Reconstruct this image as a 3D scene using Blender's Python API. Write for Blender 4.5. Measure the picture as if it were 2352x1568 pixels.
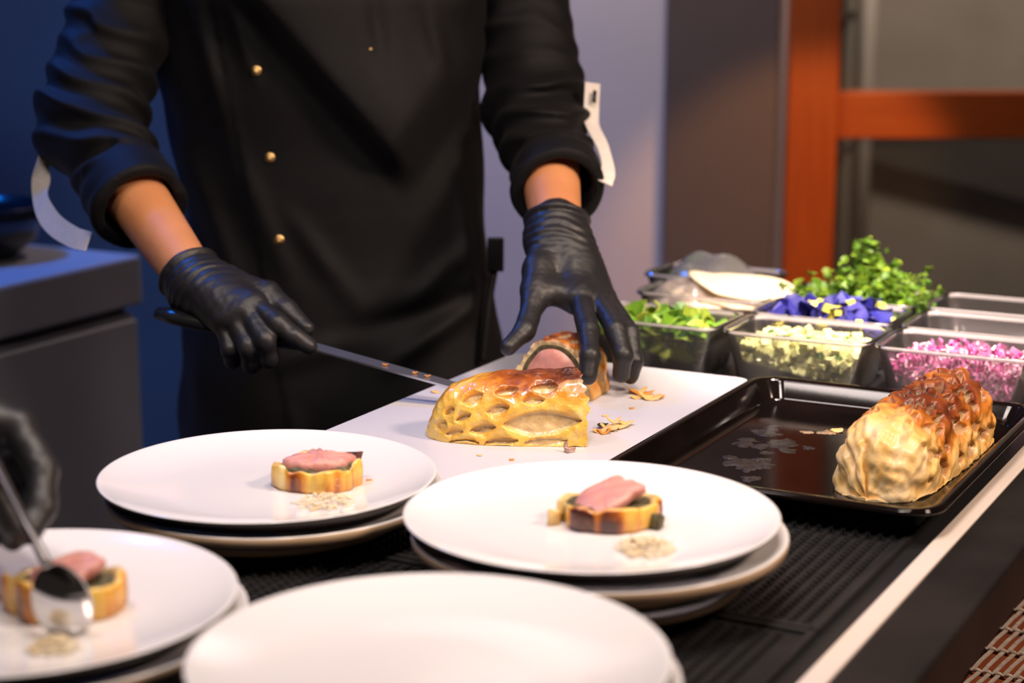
import bpy, math, random
import numpy as np
from mathutils import Vector, Matrix

for o in list(bpy.data.objects):
    bpy.data.objects.remove(o)
scn = bpy.context.scene
COL = scn.collection
PI = math.pi
R = math.radians

# ------------------------------------------------------------------ camera
cam_d = bpy.data.cameras.new('camera')
cam = bpy.data.objects.new('camera', cam_d)
COL.objects.link(cam)
cam.location = (0, 0, 1.346)
cam.rotation_euler = (R(90 - 12.0), 0, 0)
cam_d.sensor_width = 36
cam_d.lens = 36 * 4200 / 2352
cam_d.clip_start = 0.05
cam_d.dof.use_dof = True
cam_d.dof.focus_distance = 1.70
cam_d.dof.aperture_fstop = 3.9
scn.camera = cam

# ------------------------------------------------------------------ world, lights, exposure
w = bpy.data.worlds.new('world')
scn.world = w
w.use_nodes = True
w.node_tree.nodes['Background'].inputs[0].default_value = (1.0, 0.80, 0.70, 1)
w.node_tree.nodes['Background'].inputs[1].default_value = 0.022


def area(name, loc, aim, size, power, col, sy=None, shape='DISK', spread=180):
    d = bpy.data.lights.new(name, 'AREA')
    d.shape = shape if sy is None else 'RECTANGLE'
    d.size = size
    if sy:
        d.size_y = sy
    d.energy = power
    d.color = col
    d.spread = R(spread)
    o = bpy.data.objects.new(name, d)
    COL.objects.link(o)
    o.location = loc
    o.rotation_euler = (Vector(aim) - Vector(loc)).to_track_quat('-Z', 'Y').to_euler()
    return o


def spot(name, loc, aim, power, col, ang, blend=0.5, rad=0.05):
    d = bpy.data.lights.new(name, 'SPOT')
    d.energy = power
    d.color = col
    d.spot_size = R(ang)
    d.spot_blend = blend
    d.shadow_soft_size = rad
    o = bpy.data.objects.new(name, d)
    COL.objects.link(o)
    o.location = loc
    o.rotation_euler = (Vector(aim) - Vector(loc)).to_track_quat('-Z', 'Y').to_euler()
    return o


# warm pendant lamps hanging over the pass, a blue stage light at the far left, a room lamp and wall spot at the back, plus added fills
area('pass_lamp_right', (0.28, 1.42, 2.15), (0.22, 1.60, 0.9), 0.26, 3.2, (1.0, 0.80, 0.66), spread=110)
area('pass_lamp_middle', (-0.05, 0.98, 2.00), (-0.02, 1.45, 0.9), 0.22, 3.0, (1.0, 0.86, 0.80), spread=110)
area('pass_lamp_left', (-0.60, 1.20, 2.15), (-0.20, 1.45, 0.9), 0.36, 2.2, (1.0, 0.86, 0.80), sy=0.12, spread=110)
area('guest_side_fill', (1.35, 0.95, 2.15), (0.10, 1.90, 1.0), 0.30, 8, (1.0, 0.74, 0.58), spread=90)  # unseen fill, added to brighten the wicker mat and the right-hand side
area('garnish_fill', (0.50, 1.62, 1.95), (0.45, 2.08, 0.9), 0.18, 3.5, (1.0, 0.84, 0.74), spread=38)  # unseen fill, added because the tubs came out too dark
area('blue_light', (-1.30, 2.75, 2.6), (-1.20, 3.0, 0.9), 0.5, 80, (0.002, 0.19, 1.0), spread=120)
area('back_room_lamp', (0.30, 3.55, 2.9), (0.20, 4.0, 1.5), 0.3, 15, (1.0, 0.80, 0.76), spread=110)
area('passage_fill', (1.5, 4.35, 2.3), (1.5, 5.6, 0.8), 0.5, 35, (1.0, 0.84, 0.70))  # no lamp known here, added to lift the passage behind the glass
spot('warm_wall_spot', (1.1, 2.9, 1.5), (0.60, 4.0, 0.73), 46, (1.0, 0.46, 0.14), 34, 0.55, 0.03)
scn.view_settings.view_transform = 'Standard'
scn.view_settings.look = 'None'
scn.view_settings.gamma = 1
scn.view_settings.use_curve_mapping = False
scn.view_settings.exposure = 0.0

# ------------------------------------------------------------------ helpers
AZ = R(27.7)
SA, CA = math.sin(AZ), math.cos(AZ)


def uv(u, v, z=0.0):
    """counter coordinates (u along the counter, v across it) to world"""
    return (u * SA + v * CA, u * CA - v * SA, z)


def link(o, parent=None):
    COL.objects.link(o)
    if parent is not None:
        o.parent = parent
    return o


def tag(o, label=None, cat=None, group=None, kind=None):
    if label:
        o['label'] = label
    if cat:
        o['category'] = cat
    if group:
        o['group'] = group
    if kind:
        o['kind'] = kind
    return o


def thing(name, label, cat, loc=(0, 0, 0), rotz=0.0, group=None):
    o = bpy.data.objects.new(name, None)
    o.empty_display_size = 0.02
    link(o)
    o.location = loc
    o.rotation_euler = (0, 0, rotz)
    return tag(o, label, cat, group)


def mesh(name, verts, faces, mat, smooth=True, attr=None):
    me = bpy.data.meshes.new(name)
    v = np.asarray(verts, dtype=np.float32)
    me.from_pydata(v.tolist(), [], [tuple(int(i) for i in f) for f in faces])
    if smooth:
        me.polygons.foreach_set('use_smooth', [True] * len(me.polygons))
    if attr is not None:
        a = me.color_attributes.new('pc', 'FLOAT_COLOR', 'POINT')
        c = np.ones((len(v), 4), np.float32)
        at = np.asarray(attr, np.float32)
        c[:, :at.shape[1]] = at
        a.data.foreach_set('color', c.ravel())
    mats = mat if isinstance(mat, (list, tuple)) else [mat]
    for m in mats:
        me.materials.append(m)
    me.update()
    return me


def part(name, vf, mat, parent=None, smooth=True, attr=None, loc=None, bevel=0):
    """one mesh object; vf in the parent's local space (or world minus loc)"""
    v, f = vf
    if loc is not None:
        v = np.asarray(v, float) - np.array(loc)
    o = bpy.data.objects.new(name, mesh(name, v, f, mat, smooth, attr))
    link(o, parent)
    if bevel:
        b = o.modifiers.new('bevel', 'BEVEL')
        b.width = bevel
        b.segments = 2
        b.limit_method = 'ANGLE'
    return o


def single(name, vf, mat, label, cat, base, group=None, smooth=True, attr=None, kind=None, bevel=0):
    """a thing that is one mesh; vf in world space, origin at base"""
    v, f = vf
    v = np.asarray(v, float) - np.array(base)
    o = bpy.data.objects.new(name, mesh(name, v, f, mat, smooth, attr))
    link(o)
    o.location = base
    tag(o, label, cat, group, kind)
    if bevel:
        b = o.modifiers.new('bevel', 'BEVEL')
        b.width = bevel
        b.segments = 2
        b.limit_method = 'ANGLE'
    return o


def struct(name, vf, mat, smooth=False, base=(0, 0, 0), bevel=0):
    o = single(name, vf, mat, None, None, base, smooth=smooth, kind='structure', bevel=bevel)
    return o


def box(x0, x1, y0, y1, z0, z1):
    v = [(x, y, z) for x in (x0, x1) for y in (y0, y1) for z in (z0, z1)]
    f = [(0, 1, 3, 2), (4, 6, 7, 5), (0, 4, 5, 1), (2, 3, 7, 6), (0, 2, 6, 4), (1, 5, 7, 3)]
    return np.array(v, float), f


def uvbox(u0, u1, v0, v1, z0, z1):
    c, f = box(v0, v1, u0, u1, z0, z1)
    return np.array([uv(p[1], p[0], p[2]) for p in c]), f


def joinvf(lst):
    V, F, n = [], [], 0
    for v, f in lst:
        V.append(np.asarray(v, float))
        F += [tuple(i + n for i in q) for q in f]
        n += len(v)
    return np.vstack(V), F


def loft(loops, closed=True, cap0=False, cap1=False):
    n = len(loops[0])
    V = np.vstack([np.asarray(l, float) for l in loops])
    F = []
    for i in range(len(loops) - 1):
        for j in range(n if closed else n - 1):
            k = (j + 1) % n
            F.append((i * n + j, i * n + k, (i + 1) * n + k, (i + 1) * n + j))
    if cap0:
        F.append(tuple(range(n - 1, -1, -1)))
    if cap1:
        b = (len(loops) - 1) * n
        F.append(tuple(b + j for j in range(n)))
    return V, F


def lathe(prof, n=64, cap=True):
    a = np.linspace(0, 2 * PI, n, endpoint=False)
    loops = [np.stack([r * np.cos(a), r * np.sin(a), np.full(n, z)], 1) for r, z in prof]
    return loft(loops, True, cap and prof[0][0] < 0.02, cap and prof[-1][0] < 0.02)


def rrect(w, h, r, z, n=6, cx=0.0, cy=0.0):
    pts = []
    for qx, qy, a0 in ((1, 1, 0), (-1, 1, 90), (-1, -1, 180), (1, -1, 270)):
        for i in range(n + 1):
            a = R(a0 + 90 * i / n)
            pts.append((cx + qx * (w / 2 - r) + r * math.cos(a), cy + qy * (h / 2 - r) + r * math.sin(a), z))
    return np.array(pts)


def tube(path, rad, n=12, cap=True):
    path = np.asarray(path, float)
    rad = np.broadcast_to(np.asarray(rad, float), (len(path),))
    t = np.gradient(path, axis=0)
    t /= np.linalg.norm(t, axis=1)[:, None] + 1e-12
    ref = np.array([0, 0, 1.0]) if abs(t[0, 2]) < 0.9 else np.array([1.0, 0, 0])
    loops = []
    b = np.cross(t[0], ref)
    for i in range(len(path)):
        b = b - t[i] * (b @ t[i])
        b /= np.linalg.norm(b)
        c = np.cross(t[i], b)
        a = np.linspace(0, 2 * PI, n, endpoint=False)
        loops.append(path[i] + rad[i] * (np.cos(a)[:, None] * b + np.sin(a)[:, None] * c))
    return loft(loops, True, cap, cap)


def smoothpath(pts, n=24):
    """Catmull-Rom through the points"""
    p = np.asarray(pts, float)
    p = np.vstack([2 * p[0] - p[1], p, 2 * p[-1] - p[-2]])
    out = []
    for i in range(1, len(p) - 2):
        for t in np.linspace(0, 1, n, endpoint=False):
            a, b, c, d = p[i - 1], p[i], p[i + 1], p[i + 2]
            out.append(0.5 * (2 * b + (c - a) * t + (2 * a - 5 * b + 4 * c - d) * t * t + (3 * b - a - 3 * c + d) * t ** 3))
    out.append(p[-2])
    return np.array(out)


def ribbon(path, widths, wdir, thick):
    """flat band of real thickness along a path; wdir: list of width directions"""
    path = np.asarray(path, float)
    t = np.gradient(path, axis=0)
    t /= np.linalg.norm(t, axis=1)[:, None]
    loops = []
    for i in range(len(path)):
        wd = np.asarray(wdir[i], float)
        wd = wd - t[i] * (wd @ t[i])
        wd /= np.linalg.norm(wd)
        nn = np.cross(t[i], wd)
        a, b = wd * widths[i] / 2, nn * thick / 2
        loops.append([path[i] - a - b, path[i] + a - b, path[i] + a + b, path[i] - a + b])
    return loft(loops, True, True, True)


def copy_tree(root, loc, rotz=None, label=None, group=None):
    r = root.copy()
    COL.objects.link(r)
    r.location = loc
    if rotz is not None:
        r.rotation_euler = (0, 0, rotz)
    if label:
        r['label'] = label
    if group:
        r['group'] = group
    for ch in list(root.children):
        c = ch.copy()
        COL.objects.link(c)
        c.parent = r
        for g in list(ch.children):
            d = g.copy()
            COL.objects.link(d)
            d.parent = c
    return r


_rs = np.random.RandomState(7)
_ND = _rs.randn(24, 3)
_ND /= np.linalg.norm(_ND, axis=1)[:, None]
_NP = _rs.rand(24) * 6.28


def noise3(x, y, z, s=1.0, o=0):
    """cheap smooth noise, about -1..1"""
    t = 0
    for i in range(6):
        d = _ND[(i + o) % 24]
        f = s * (1 + 0.37 * i)
        t = t + np.sin(f * (d[0] * x + d[1] * y + d[2] * z) + _NP[(i + 3 * o) % 24]
                       + 1.3 * np.sin(f * 0.6 * (d[1] * x - d[2] * y + d[0] * z) + i))
    return t / 3.2


def sstep(a, b, x):
    t = np.clip((x - a) / (b - a), 0, 1)
    return t * t * (3 - 2 * t)


# ---- signed-distance modelling: smooth unions of tapered capsules, surface nets
def cap(X, a, b, ra, rb):
    a = np.asarray(a, np.float32)
    b = np.asarray(b, np.float32)
    ba = b - a
    pa = X - a
    h = np.clip((pa @ ba) / max(float(ba @ ba), 1e-9), 0, 1)
    d = pa - h[..., None] * ba
    return np.sqrt((d * d).sum(-1)) - (ra + (rb - ra) * h)


def smin(a, b, k):
    h = np.maximum(k - np.abs(a - b), 0) / k
    return np.minimum(a, b) - h * h * k * 0.25


def smax(a, b, k):
    return -smin(-a, -b, k)


def nets(fn, lo, hi, h):
    lo = np.array(lo, np.float32)
    hi = np.array(hi, np.float32)
    n = np.ceil((hi - lo) / h).astype(int) + 1
    g = np.stack(np.meshgrid(*[lo[i] + h * np.arange(n[i], dtype=np.float32) for i in range(3)], indexing='ij'), -1)
    D = fn(g)
    S = D < 0
    sl = [(slice(None, -1), slice(1, None))[k] for k in (0, 1)]
    cnt = sum(S[sl[i], sl[j], sl[k]].astype(np.int8) for i in (0, 1) for j in (0, 1) for k in (0, 1))
    act = (cnt > 0) & (cnt < 8)
    idx = -np.ones(act.shape, int)
    m = int(act.sum())
    idx[act] = np.arange(m)
    ci = np.argwhere(act)
    acc = np.zeros((m, 3))
    num = np.zeros(m)
    for ax in range(3):
        o1, o2 = [a for a in range(3) if a != ax]
        for p in (0, 1):
            for q in (0, 1):
                c0 = ci.copy()
                c0[:, o1] += p
                c0[:, o2] += q
                c1 = c0.copy()
                c1[:, ax] += 1
                d0 = D[c0[:, 0], c0[:, 1], c0[:, 2]]
                d1 = D[c1[:, 0], c1[:, 1], c1[:, 2]]
                x = (d0 < 0) != (d1 < 0)
                t = np.where(x, d0 / np.where(x, d0 - d1, 1), 0)
                pt = c0.astype(float)
                pt[:, ax] += t
                acc[x] += pt[x]
                num[x] += 1
    V = lo + h * acc / num[:, None]
    F = []
    for ax in range(3):
        o1, o2 = [(1, 2), (2, 0), (0, 1)][ax]
        A = np.take(S, range(S.shape[ax] - 1), ax)
        B = np.take(S, range(1, S.shape[ax]), ax)
        e = np.argwhere(A != B)
        ok = (e[:, o1] > 0) & (e[:, o2] > 0) & (e[:, o1] < S.shape[o1] - 1) & (e[:, o2] < S.shape[o2] - 1)
        e = e[ok]
        ins = A[e[:, 0], e[:, 1], e[:, 2]]
        q = []
        for a, b in ((-1, -1), (0, -1), (0, 0), (-1, 0)):
            c = e.copy()
            c[:, o1] += a
            c[:, o2] += b
            q.append(idx[c[:, 0], c[:, 1], c[:, 2]])
        q = np.stack(q, 1)
        q[~ins] = q[~ins][:, ::-1]
        F.append(q)
    return V, np.vstack(F)


# ------------------------------------------------------------------ materials
def nodes(name):
    m = bpy.data.materials.new(name)
    m.use_nodes = True
    nt = m.node_tree
    return m, nt, nt.nodes['Principled BSDF']


def setp(b, **k):
    for n, v in k.items():
        n = {'rough': 'Roughness', 'metal': 'Metallic', 'spec': 'Specular IOR Level', 'coat': 'Coat Weight',
             'coatr': 'Coat Roughness', 'sss': 'Subsurface Weight', 'sheen': 'Sheen Weight', 'trans': 'Transmission Weight',
             'ior': 'IOR', 'aniso': 'Anisotropic'}[n]
        b.inputs[n].default_value = v


def mat(name, col, col2=None, scale=20, bump=0.0, bscale=None, detail=4, stretch=None, **k):
    m, nt, b = nodes(name)
    L = nt.links
    setp(b, **k)
    tc = nt.nodes.new('ShaderNodeTexCoord')
    src = tc.outputs['Object']
    if stretch:
        mp = nt.nodes.new('ShaderNodeMapping')
        mp.inputs['Scale'].default_value = stretch
        L.new(src, mp.inputs[0])
        src = mp.outputs[0]
    n = nt.nodes.new('ShaderNodeTexNoise')
    n.inputs['Scale'].default_value = scale
    n.inputs['Detail'].default_value = detail
    L.new(src, n.inputs['Vector'])
    r = nt.nodes.new('ShaderNodeValToRGB')
    r.color_ramp.elements[0].position = 0.35
    r.color_ramp.elements[1].position = 0.68
    c2 = col2 or tuple(min(1, x * 1.12 + 0.001) for x in col)
    r.color_ramp.elements[0].color = (*col, 1)
    r.color_ramp.elements[1].color = (*c2, 1)
    L.new(n.outputs[0], r.inputs[0])
    L.new(r.outputs[0], b.inputs['Base Color'])
    if bump:
        n2 = nt.nodes.new('ShaderNodeTexNoise')
        n2.inputs['Scale'].default_value = bscale or scale * 3
        n2.inputs['Detail'].default_value = 5
        L.new(src, n2.inputs['Vector'])
        bp = nt.nodes.new('ShaderNodeBump')
        bp.inputs['Strength'].default_value = bump
        bp.inputs['Distance'].default_value = 0.002
        L.new(n2.outputs[0], bp.inputs['Height'])
        L.new(bp.outputs[0], b.inputs['Normal'])
    return m


def clear(name, tint=(0.95, 0.95, 0.95), haze=0.10, rough=0.12, hazecol=(0.8, 0.8, 0.8)):
    """thin clear plastic / glass: lets light straight through, reflects by angle, a little milky"""
    m = bpy.data.materials.new(name)
    m.use_nodes = True
    nt = m.node_tree
    L = nt.links
    nt.nodes.remove(nt.nodes['Principled BSDF'])
    out = nt.nodes['Material Output']
    t = nt.nodes.new('ShaderNodeBsdfTransparent')
    t.inputs[0].default_value = (*tint, 1)
    d = nt.nodes.new('ShaderNodeBsdfDiffuse')
    nz = nt.nodes.new('ShaderNodeTexNoise')
    nz.inputs['Scale'].default_value = 25
    rr = nt.nodes.new('ShaderNodeValToRGB')
    rr.color_ramp.elements[0].color = (*[c * 0.8 for c in hazecol], 1)
    rr.color_ramp.elements[1].color = (*hazecol, 1)
    L.new(nz.outputs[0], rr.inputs[0])
    L.new(rr.outputs[0], d.inputs[0])
    tl_ = nt.nodes.new('ShaderNodeBsdfTranslucent')
    L.new(rr.outputs[0], tl_.inputs[0])
    m0 = nt.nodes.new('ShaderNodeMixShader')
    m0.inputs[0].default_value = 0.5
    L.new(d.outputs[0], m0.inputs[1])
    L.new(tl_.outputs[0], m0.inputs[2])
    g = nt.nodes.new('ShaderNodeBsdfGlossy')
    g.inputs['Roughness'].default_value = rough
    fr = nt.nodes.new('ShaderNodeFresnel')
    fr.inputs[0].default_value = 1.5
    m1 = nt.nodes.new('ShaderNodeMixShader')
    m1.inputs[0].default_value = haze
    m2 = nt.nodes.new('ShaderNodeMixShader')
    L.new(t.outputs[0], m1.inputs[1])
    L.new(m0.outputs[0], m1.inputs[2])
    L.new(fr.outputs[0], m2.inputs[0])
    L.new(m1.outputs[0], m2.inputs[1])
    L.new(g.outputs[0], m2.inputs[2])
    L.new(m2.outputs[0], out.inputs[0])
    return m


def ramp_attr(name, stops, chan=0, noise=0.25, nscale=60, bump=0.4, bscale=200, hole=None, holebrown=None, **k):
    """colour from the 'pc' attribute (R = browning or tone, G = strand mask), broken up by noise"""
    m, nt, b = nodes(name)
    L = nt.links
    setp(b, **k)
    at = nt.nodes.new('ShaderNodeAttribute')
    at.attribute_name = 'pc'
    sep = nt.nodes.new('ShaderNodeSeparateColor')
    L.new(at.outputs['Color'], sep.inputs[0])
    tc = nt.nodes.new('ShaderNodeTexCoord')
    n = nt.nodes.new('ShaderNodeTexNoise')
    n.inputs['Scale'].default_value = nscale
    n.inputs['Detail'].default_value = 6
    L.new(tc.outputs['Object'], n.inputs['Vector'])
    ma = nt.nodes.new('ShaderNodeMath')
    ma.operation = 'MULTIPLY_ADD'
    L.new(n.outputs[0], ma.inputs[0])
    ma.inputs[1].default_value = noise * 2
    L.new(sep.outputs[chan], ma.inputs[2])
    mb = nt.nodes.new('ShaderNodeMath')
    mb.operation = 'SUBTRACT'
    L.new(ma.outputs[0], mb.inputs[0])
    mb.inputs[1].default_value = noise
    r = nt.nodes.new('ShaderNodeValToRGB')
    e = r.color_ramp.elements
    e[0].position, e[0].color = stops[0][0], (*stops[0][1], 1)
    e[1].position, e[1].color = stops[-1][0], (*stops[-1][1], 1)
    for p, c in stops[1:-1]:
        q = e.new(p)
        q.color = (*c, 1)
    L.new(mb.outputs[0], r.inputs[0])
    col = r.outputs[0]
    if hole:
        mx = nt.nodes.new('ShaderNodeMix')
        mx.data_type = 'RGBA'
        r2 = nt.nodes.new('ShaderNodeValToRGB')
        r2.color_ramp.elements[0].color = (*hole, 1)
        r2.color_ramp.elements[0].position = 0.35
        r2.color_ramp.elements[1].color = (*(holebrown or hole), 1)
        r2.color_ramp.elements[1].position = 0.7
        L.new(n.outputs[0], r2.inputs[0])
        L.new(sep.outputs[1], mx.inputs[0])
        L.new(r2.outputs[0], mx.inputs[6])
        L.new(col, mx.inputs[7])
        col = mx.outputs[2]
    L.new(col, b.inputs['Base Color'])
    n2 = nt.nodes.new('ShaderNodeTexNoise')
    n2.inputs['Scale'].default_value = bscale
    n2.inputs['Detail'].default_value = 5
    L.new(tc.outputs['Object'], n2.inputs['Vector'])
    bp = nt.nodes.new('ShaderNodeBump')
    bp.inputs['Strength'].default_value = bump
    bp.inputs['Distance'].default_value = 0.0015
    L.new(n2.outputs[0], bp.inputs['Height'])
    L.new(bp.outputs[0], b.inputs['Normal'])
    return m


MT = {}
MT['wall'] = mat('painted_wall', (0.55, 0.53, 0.53), (0.60, 0.58, 0.58), 3, 0.1, 60, rough=0.8)
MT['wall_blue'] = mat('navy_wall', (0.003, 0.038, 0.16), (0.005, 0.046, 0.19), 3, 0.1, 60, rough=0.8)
MT['floor'] = mat('floor_tile', (0.05, 0.045, 0.045), (0.08, 0.07, 0.07), 6, 0.1, rough=0.5)
MT['ceil'] = mat('ceiling_paint', (0.10, 0.09, 0.09), None, 3, rough=0.9)
MT['panel'] = mat('taupe_panel', (0.10, 0.078, 0.066), (0.12, 0.092, 0.078), 2, 0.05, 80, rough=0.55)
MT['wood'] = mat('orange_wood', (0.36, 0.060, 0.004), (0.42, 0.08, 0.006), 8, 0.15, 60, stretch=(8, 8, 0.6), rough=0.4, coat=0.2)
MT['wood_h'] = mat('orange_wood_rail', (0.36, 0.060, 0.004), (0.42, 0.08, 0.006), 8, 0.15, 60, stretch=(0.6, 8, 8), rough=0.4, coat=0.2)
MT['concrete'] = mat('concrete', (0.20, 0.17, 0.145), (0.27, 0.23, 0.20), 2.5, 0.3, 25, rough=0.85)
MT['greymetal'] = mat('pale_pipe', (0.55, 0.48, 0.43), None, 5, rough=0.5)
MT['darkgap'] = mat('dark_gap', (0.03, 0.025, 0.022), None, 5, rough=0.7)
MT['glass'] = clear('window_glass', (0.90, 0.90, 0.88), 0.03, 0.03)
MT['steelcab'] = mat('cabinet_paint', (0.32, 0.32, 0.34), (0.36, 0.36, 0.38), 3, 0.05, 50, rough=0.42)
MT['slate'] = mat('black_counter', (0.007, 0.006, 0.006), (0.017, 0.014, 0.013), 9, 0.15, 40, rough=0.5, spec=0.2)
MT['counter'] = mat('dark_counter_top', (0.010, 0.010, 0.011), None, 10, 0.1, 50, rough=0.45)
MT['trim'] = mat('pale_trim', (0.72, 0.62, 0.55), (0.78, 0.68, 0.61), 6, rough=0.35)
MT['shelf'] = mat('dark_red_wood', (0.028, 0.007, 0.004), (0.04, 0.010, 0.006), 6, rough=0.5)
MT['rubber'] = mat('black_rubber', (0.010, 0.010, 0.011), (0.016, 0.015, 0.016), 30, rough=0.45)
MT['board'] = mat('white_board', (0.60, 0.59, 0.63), (0.64, 0.63, 0.67), 5, 0.08, 150, rough=0.38)
MT['glaze'] = mat('white_glaze', (0.83, 0.81, 0.805), (0.85, 0.83, 0.825), 3, rough=0.12, coat=0.3)
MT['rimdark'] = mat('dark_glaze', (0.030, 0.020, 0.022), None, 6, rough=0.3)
MT['rimshade'] = mat('shade_tinted_rim', (0.50, 0.34, 0.20), (0.58, 0.41, 0.26), 20, rough=0.45)  # white rim of the lower plates, warm shade put into its colour
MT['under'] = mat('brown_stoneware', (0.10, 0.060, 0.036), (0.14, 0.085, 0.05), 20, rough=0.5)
MT['tray'] = mat('black_enamel', (0.003, 0.0022, 0.002), (0.007, 0.004, 0.0035), 14, 0.02, 30, rough=0.08, spec=0.32)
MT['blade'] = mat('steel_blade', (0.62, 0.63, 0.66), None, 30, metal=1.0, rough=0.40)
MT['steel'] = mat('polished_steel', (0.60, 0.58, 0.57), None, 30, metal=1.0, rough=0.12)
MT['darksteel'] = mat('dull_steel', (0.16, 0.15, 0.15), None, 30, metal=1.0, rough=0.35)
MT['handle'] = mat('black_plastic', (0.014, 0.014, 0.016), None, 20, rough=0.25)
MT['jacket'] = mat('black_cotton', (0.0026, 0.0024, 0.0033), (0.0038, 0.0032, 0.0040), 60, 0.25, 900, rough=0.65, sheen=0.02, spec=0.24)
MT['trouser'] = mat('black_trouser', (0.007, 0.007, 0.009), None, 60, 0.2, 700, rough=0.85, spec=0.2)
MT['glove'] = mat('black_nitrile', (0.013, 0.0125, 0.014), (0.018, 0.017, 0.019), 40, 0.15, 160, rough=0.46, spec=0.5)
MT['skin'] = mat('skin', (0.62, 0.25, 0.10), (0.68, 0.29, 0.12), 25, 0.12, 220, rough=0.5, sss=0.12)
MT['hair'] = mat('dark_hair', (0.012, 0.008, 0.006), None, 80, 0.5, 300, rough=0.6)
MT['brass'] = mat('brass', (0.62, 0.40, 0.16), None, 40, metal=1.0, rough=0.35)
MT['strap'] = mat('white_strap', (0.72, 0.66, 0.60), (0.78, 0.72, 0.66), 200, 0.2, 900, rough=0.75)
MT['bowl'] = mat('black_bowl', (0.008, 0.009, 0.012), None, 10, rough=0.2)
MT['plastic'] = clear('clear_plastic', (0.98, 0.97, 0.97), 0.21, 0.12, (0.80, 0.74, 0.74))
MT['plastic_in'] = clear('clear_plastic_inner', (0.985, 0.98, 0.98), 0.03, 0.12, (0.8, 0.74, 0.74))
MT['film_clear'] = clear('crumpled_film', (0.95, 0.95, 0.95), 0.32, 0.2, (0.9, 0.82, 0.80))
MT['plasticrim'] = clear('clear_plastic_rim', (0.9, 0.88, 0.88), 0.55, 0.15, (0.90, 0.83, 0.83))
PALE, YEL, ORA, BRO, BLK = (0.80, 0.60, 0.33), (0.92, 0.58, 0.10), (0.74, 0.28, 0.022), (0.36, 0.085, 0.011), (0.06, 0.014, 0.008)
MT['pastry'] = ramp_attr('glazed_puff_pastry', [(0.0, (0.93, 0.70, 0.32)), (0.20, YEL), (0.55, ORA), (0.80, BRO), (1.0, BLK)], 0, 0.27, 90, 0.8, 190,
                         hole=(0.80, 0.58, 0.29), holebrown=(0.58, 0.38, 0.15), rough=0.36, coat=0.6, coatr=0.10, sss=0.03)
MT['pastry2'] = ramp_attr('baked_puff_pastry', [(0.0, (0.90, 0.70, 0.42)), (0.24, (0.88, 0.56, 0.18)), (0.50, (0.64, 0.22, 0.025)), (0.80, (0.22, 0.045, 0.009)), (1.0, BLK)],
                          0, 0.22, 60, 0.4, 170, hole=(0.74, 0.54, 0.30), holebrown=(0.44, 0.24, 0.09), rough=0.42, coat=0.2, coatr=0.25, sss=0.03)
MT['crumb'] = mat('pastry_flake', (0.84, 0.50, 0.14), (0.86, 0.62, 0.30), 150, 0.3, rough=0.5)
MT['crumbdark'] = mat('browned_flake', (0.55, 0.20, 0.03), (0.75, 0.36, 0.08), 150, 0.3, rough=0.45)
MT['meat'] = mat('pink_meat', (0.62, 0.25, 0.215), (0.72, 0.36, 0.30), 45, 0.3, 160, rough=0.4, sss=0.1, stretch=(1, 2.5, 1))
MT['dux'] = mat('mushroom_layer', (0.035, 0.030, 0.011), (0.15, 0.125, 0.05), 140, 0.8, 300, rough=0.55)
MT['herb'] = mat('dark_herb', (0.015, 0.04, 0.012), None, 100, 0.4, rough=0.45)
MT['shred'] = mat('pale_shreds', (0.84, 0.66, 0.38), (0.86, 0.76, 0.56), 120, rough=0.55, sss=0.05)
MT['film'] = mat('baked_on_film', (0.34, 0.22, 0.12), (0.50, 0.36, 0.22), 120, 0.5, rough=0.3)
MT['soot'] = mat('burnt_residue', (0.014, 0.010, 0.009), (0.040, 0.030, 0.026), 200, 0.6, rough=0.3)
MT['onion'] = ramp_attr('red_onion', [(0.0, (0.74, 0.48, 0.54)), (0.45, (0.58, 0.20, 0.38)), (1.0, (0.40, 0.04, 0.20))], 0, 0.1, 80, 0.1, 200, rough=0.3, sss=0.05)
MT['cucumber'] = ramp_attr('diced_cucumber', [(0.0, (0.72, 0.70, 0.36)), (0.75, (0.58, 0.60, 0.20)), (0.85, (0.05, 0.16, 0.03)), (1.0, (0.02, 0.08, 0.02))], 0, 0.05, 80, 0.1, 200, rough=0.35, sss=0.05)
MT['greens'] = ramp_attr('green_leaves', [(0.0, (0.03, 0.11, 0.02)), (0.5, (0.14, 0.30, 0.02)), (1.0, (0.46, 0.52, 0.06))], 0, 0.1, 60, 0.2, 100, rough=0.45)
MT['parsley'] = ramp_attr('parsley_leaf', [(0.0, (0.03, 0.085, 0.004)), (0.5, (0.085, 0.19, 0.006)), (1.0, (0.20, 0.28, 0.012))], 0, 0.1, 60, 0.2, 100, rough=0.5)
MT['petal'] = ramp_attr('blue_petal', [(0.0, (0.006, 0.005, 0.12)), (0.7, (0.010, 0.009, 0.18)), (1.0, (0.06, 0.05, 0.30))], 0, 0.1, 60, 0.2, 100, rough=0.6)
MT['yellowbit'] = mat('yellow_bits', (0.66, 0.60, 0.06), (0.74, 0.66, 0.14), 60, rough=0.5)
MT['bread'] = mat('pale_flatbread', (0.78, 0.60, 0.38), (0.86, 0.74, 0.56), 18, 0.2, 60, rough=0.6)
MT['wicker'] = mat('pale_wicker', (0.42, 0.36, 0.30), (0.58, 0.51, 0.44), 120, 0.5, 300, rough=0.5)
MT['wickerback'] = mat('rust_cloth', (0.26, 0.055, 0.012), (0.16, 0.03, 0.008), 14, 0.2, 60, rough=0.7)

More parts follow.
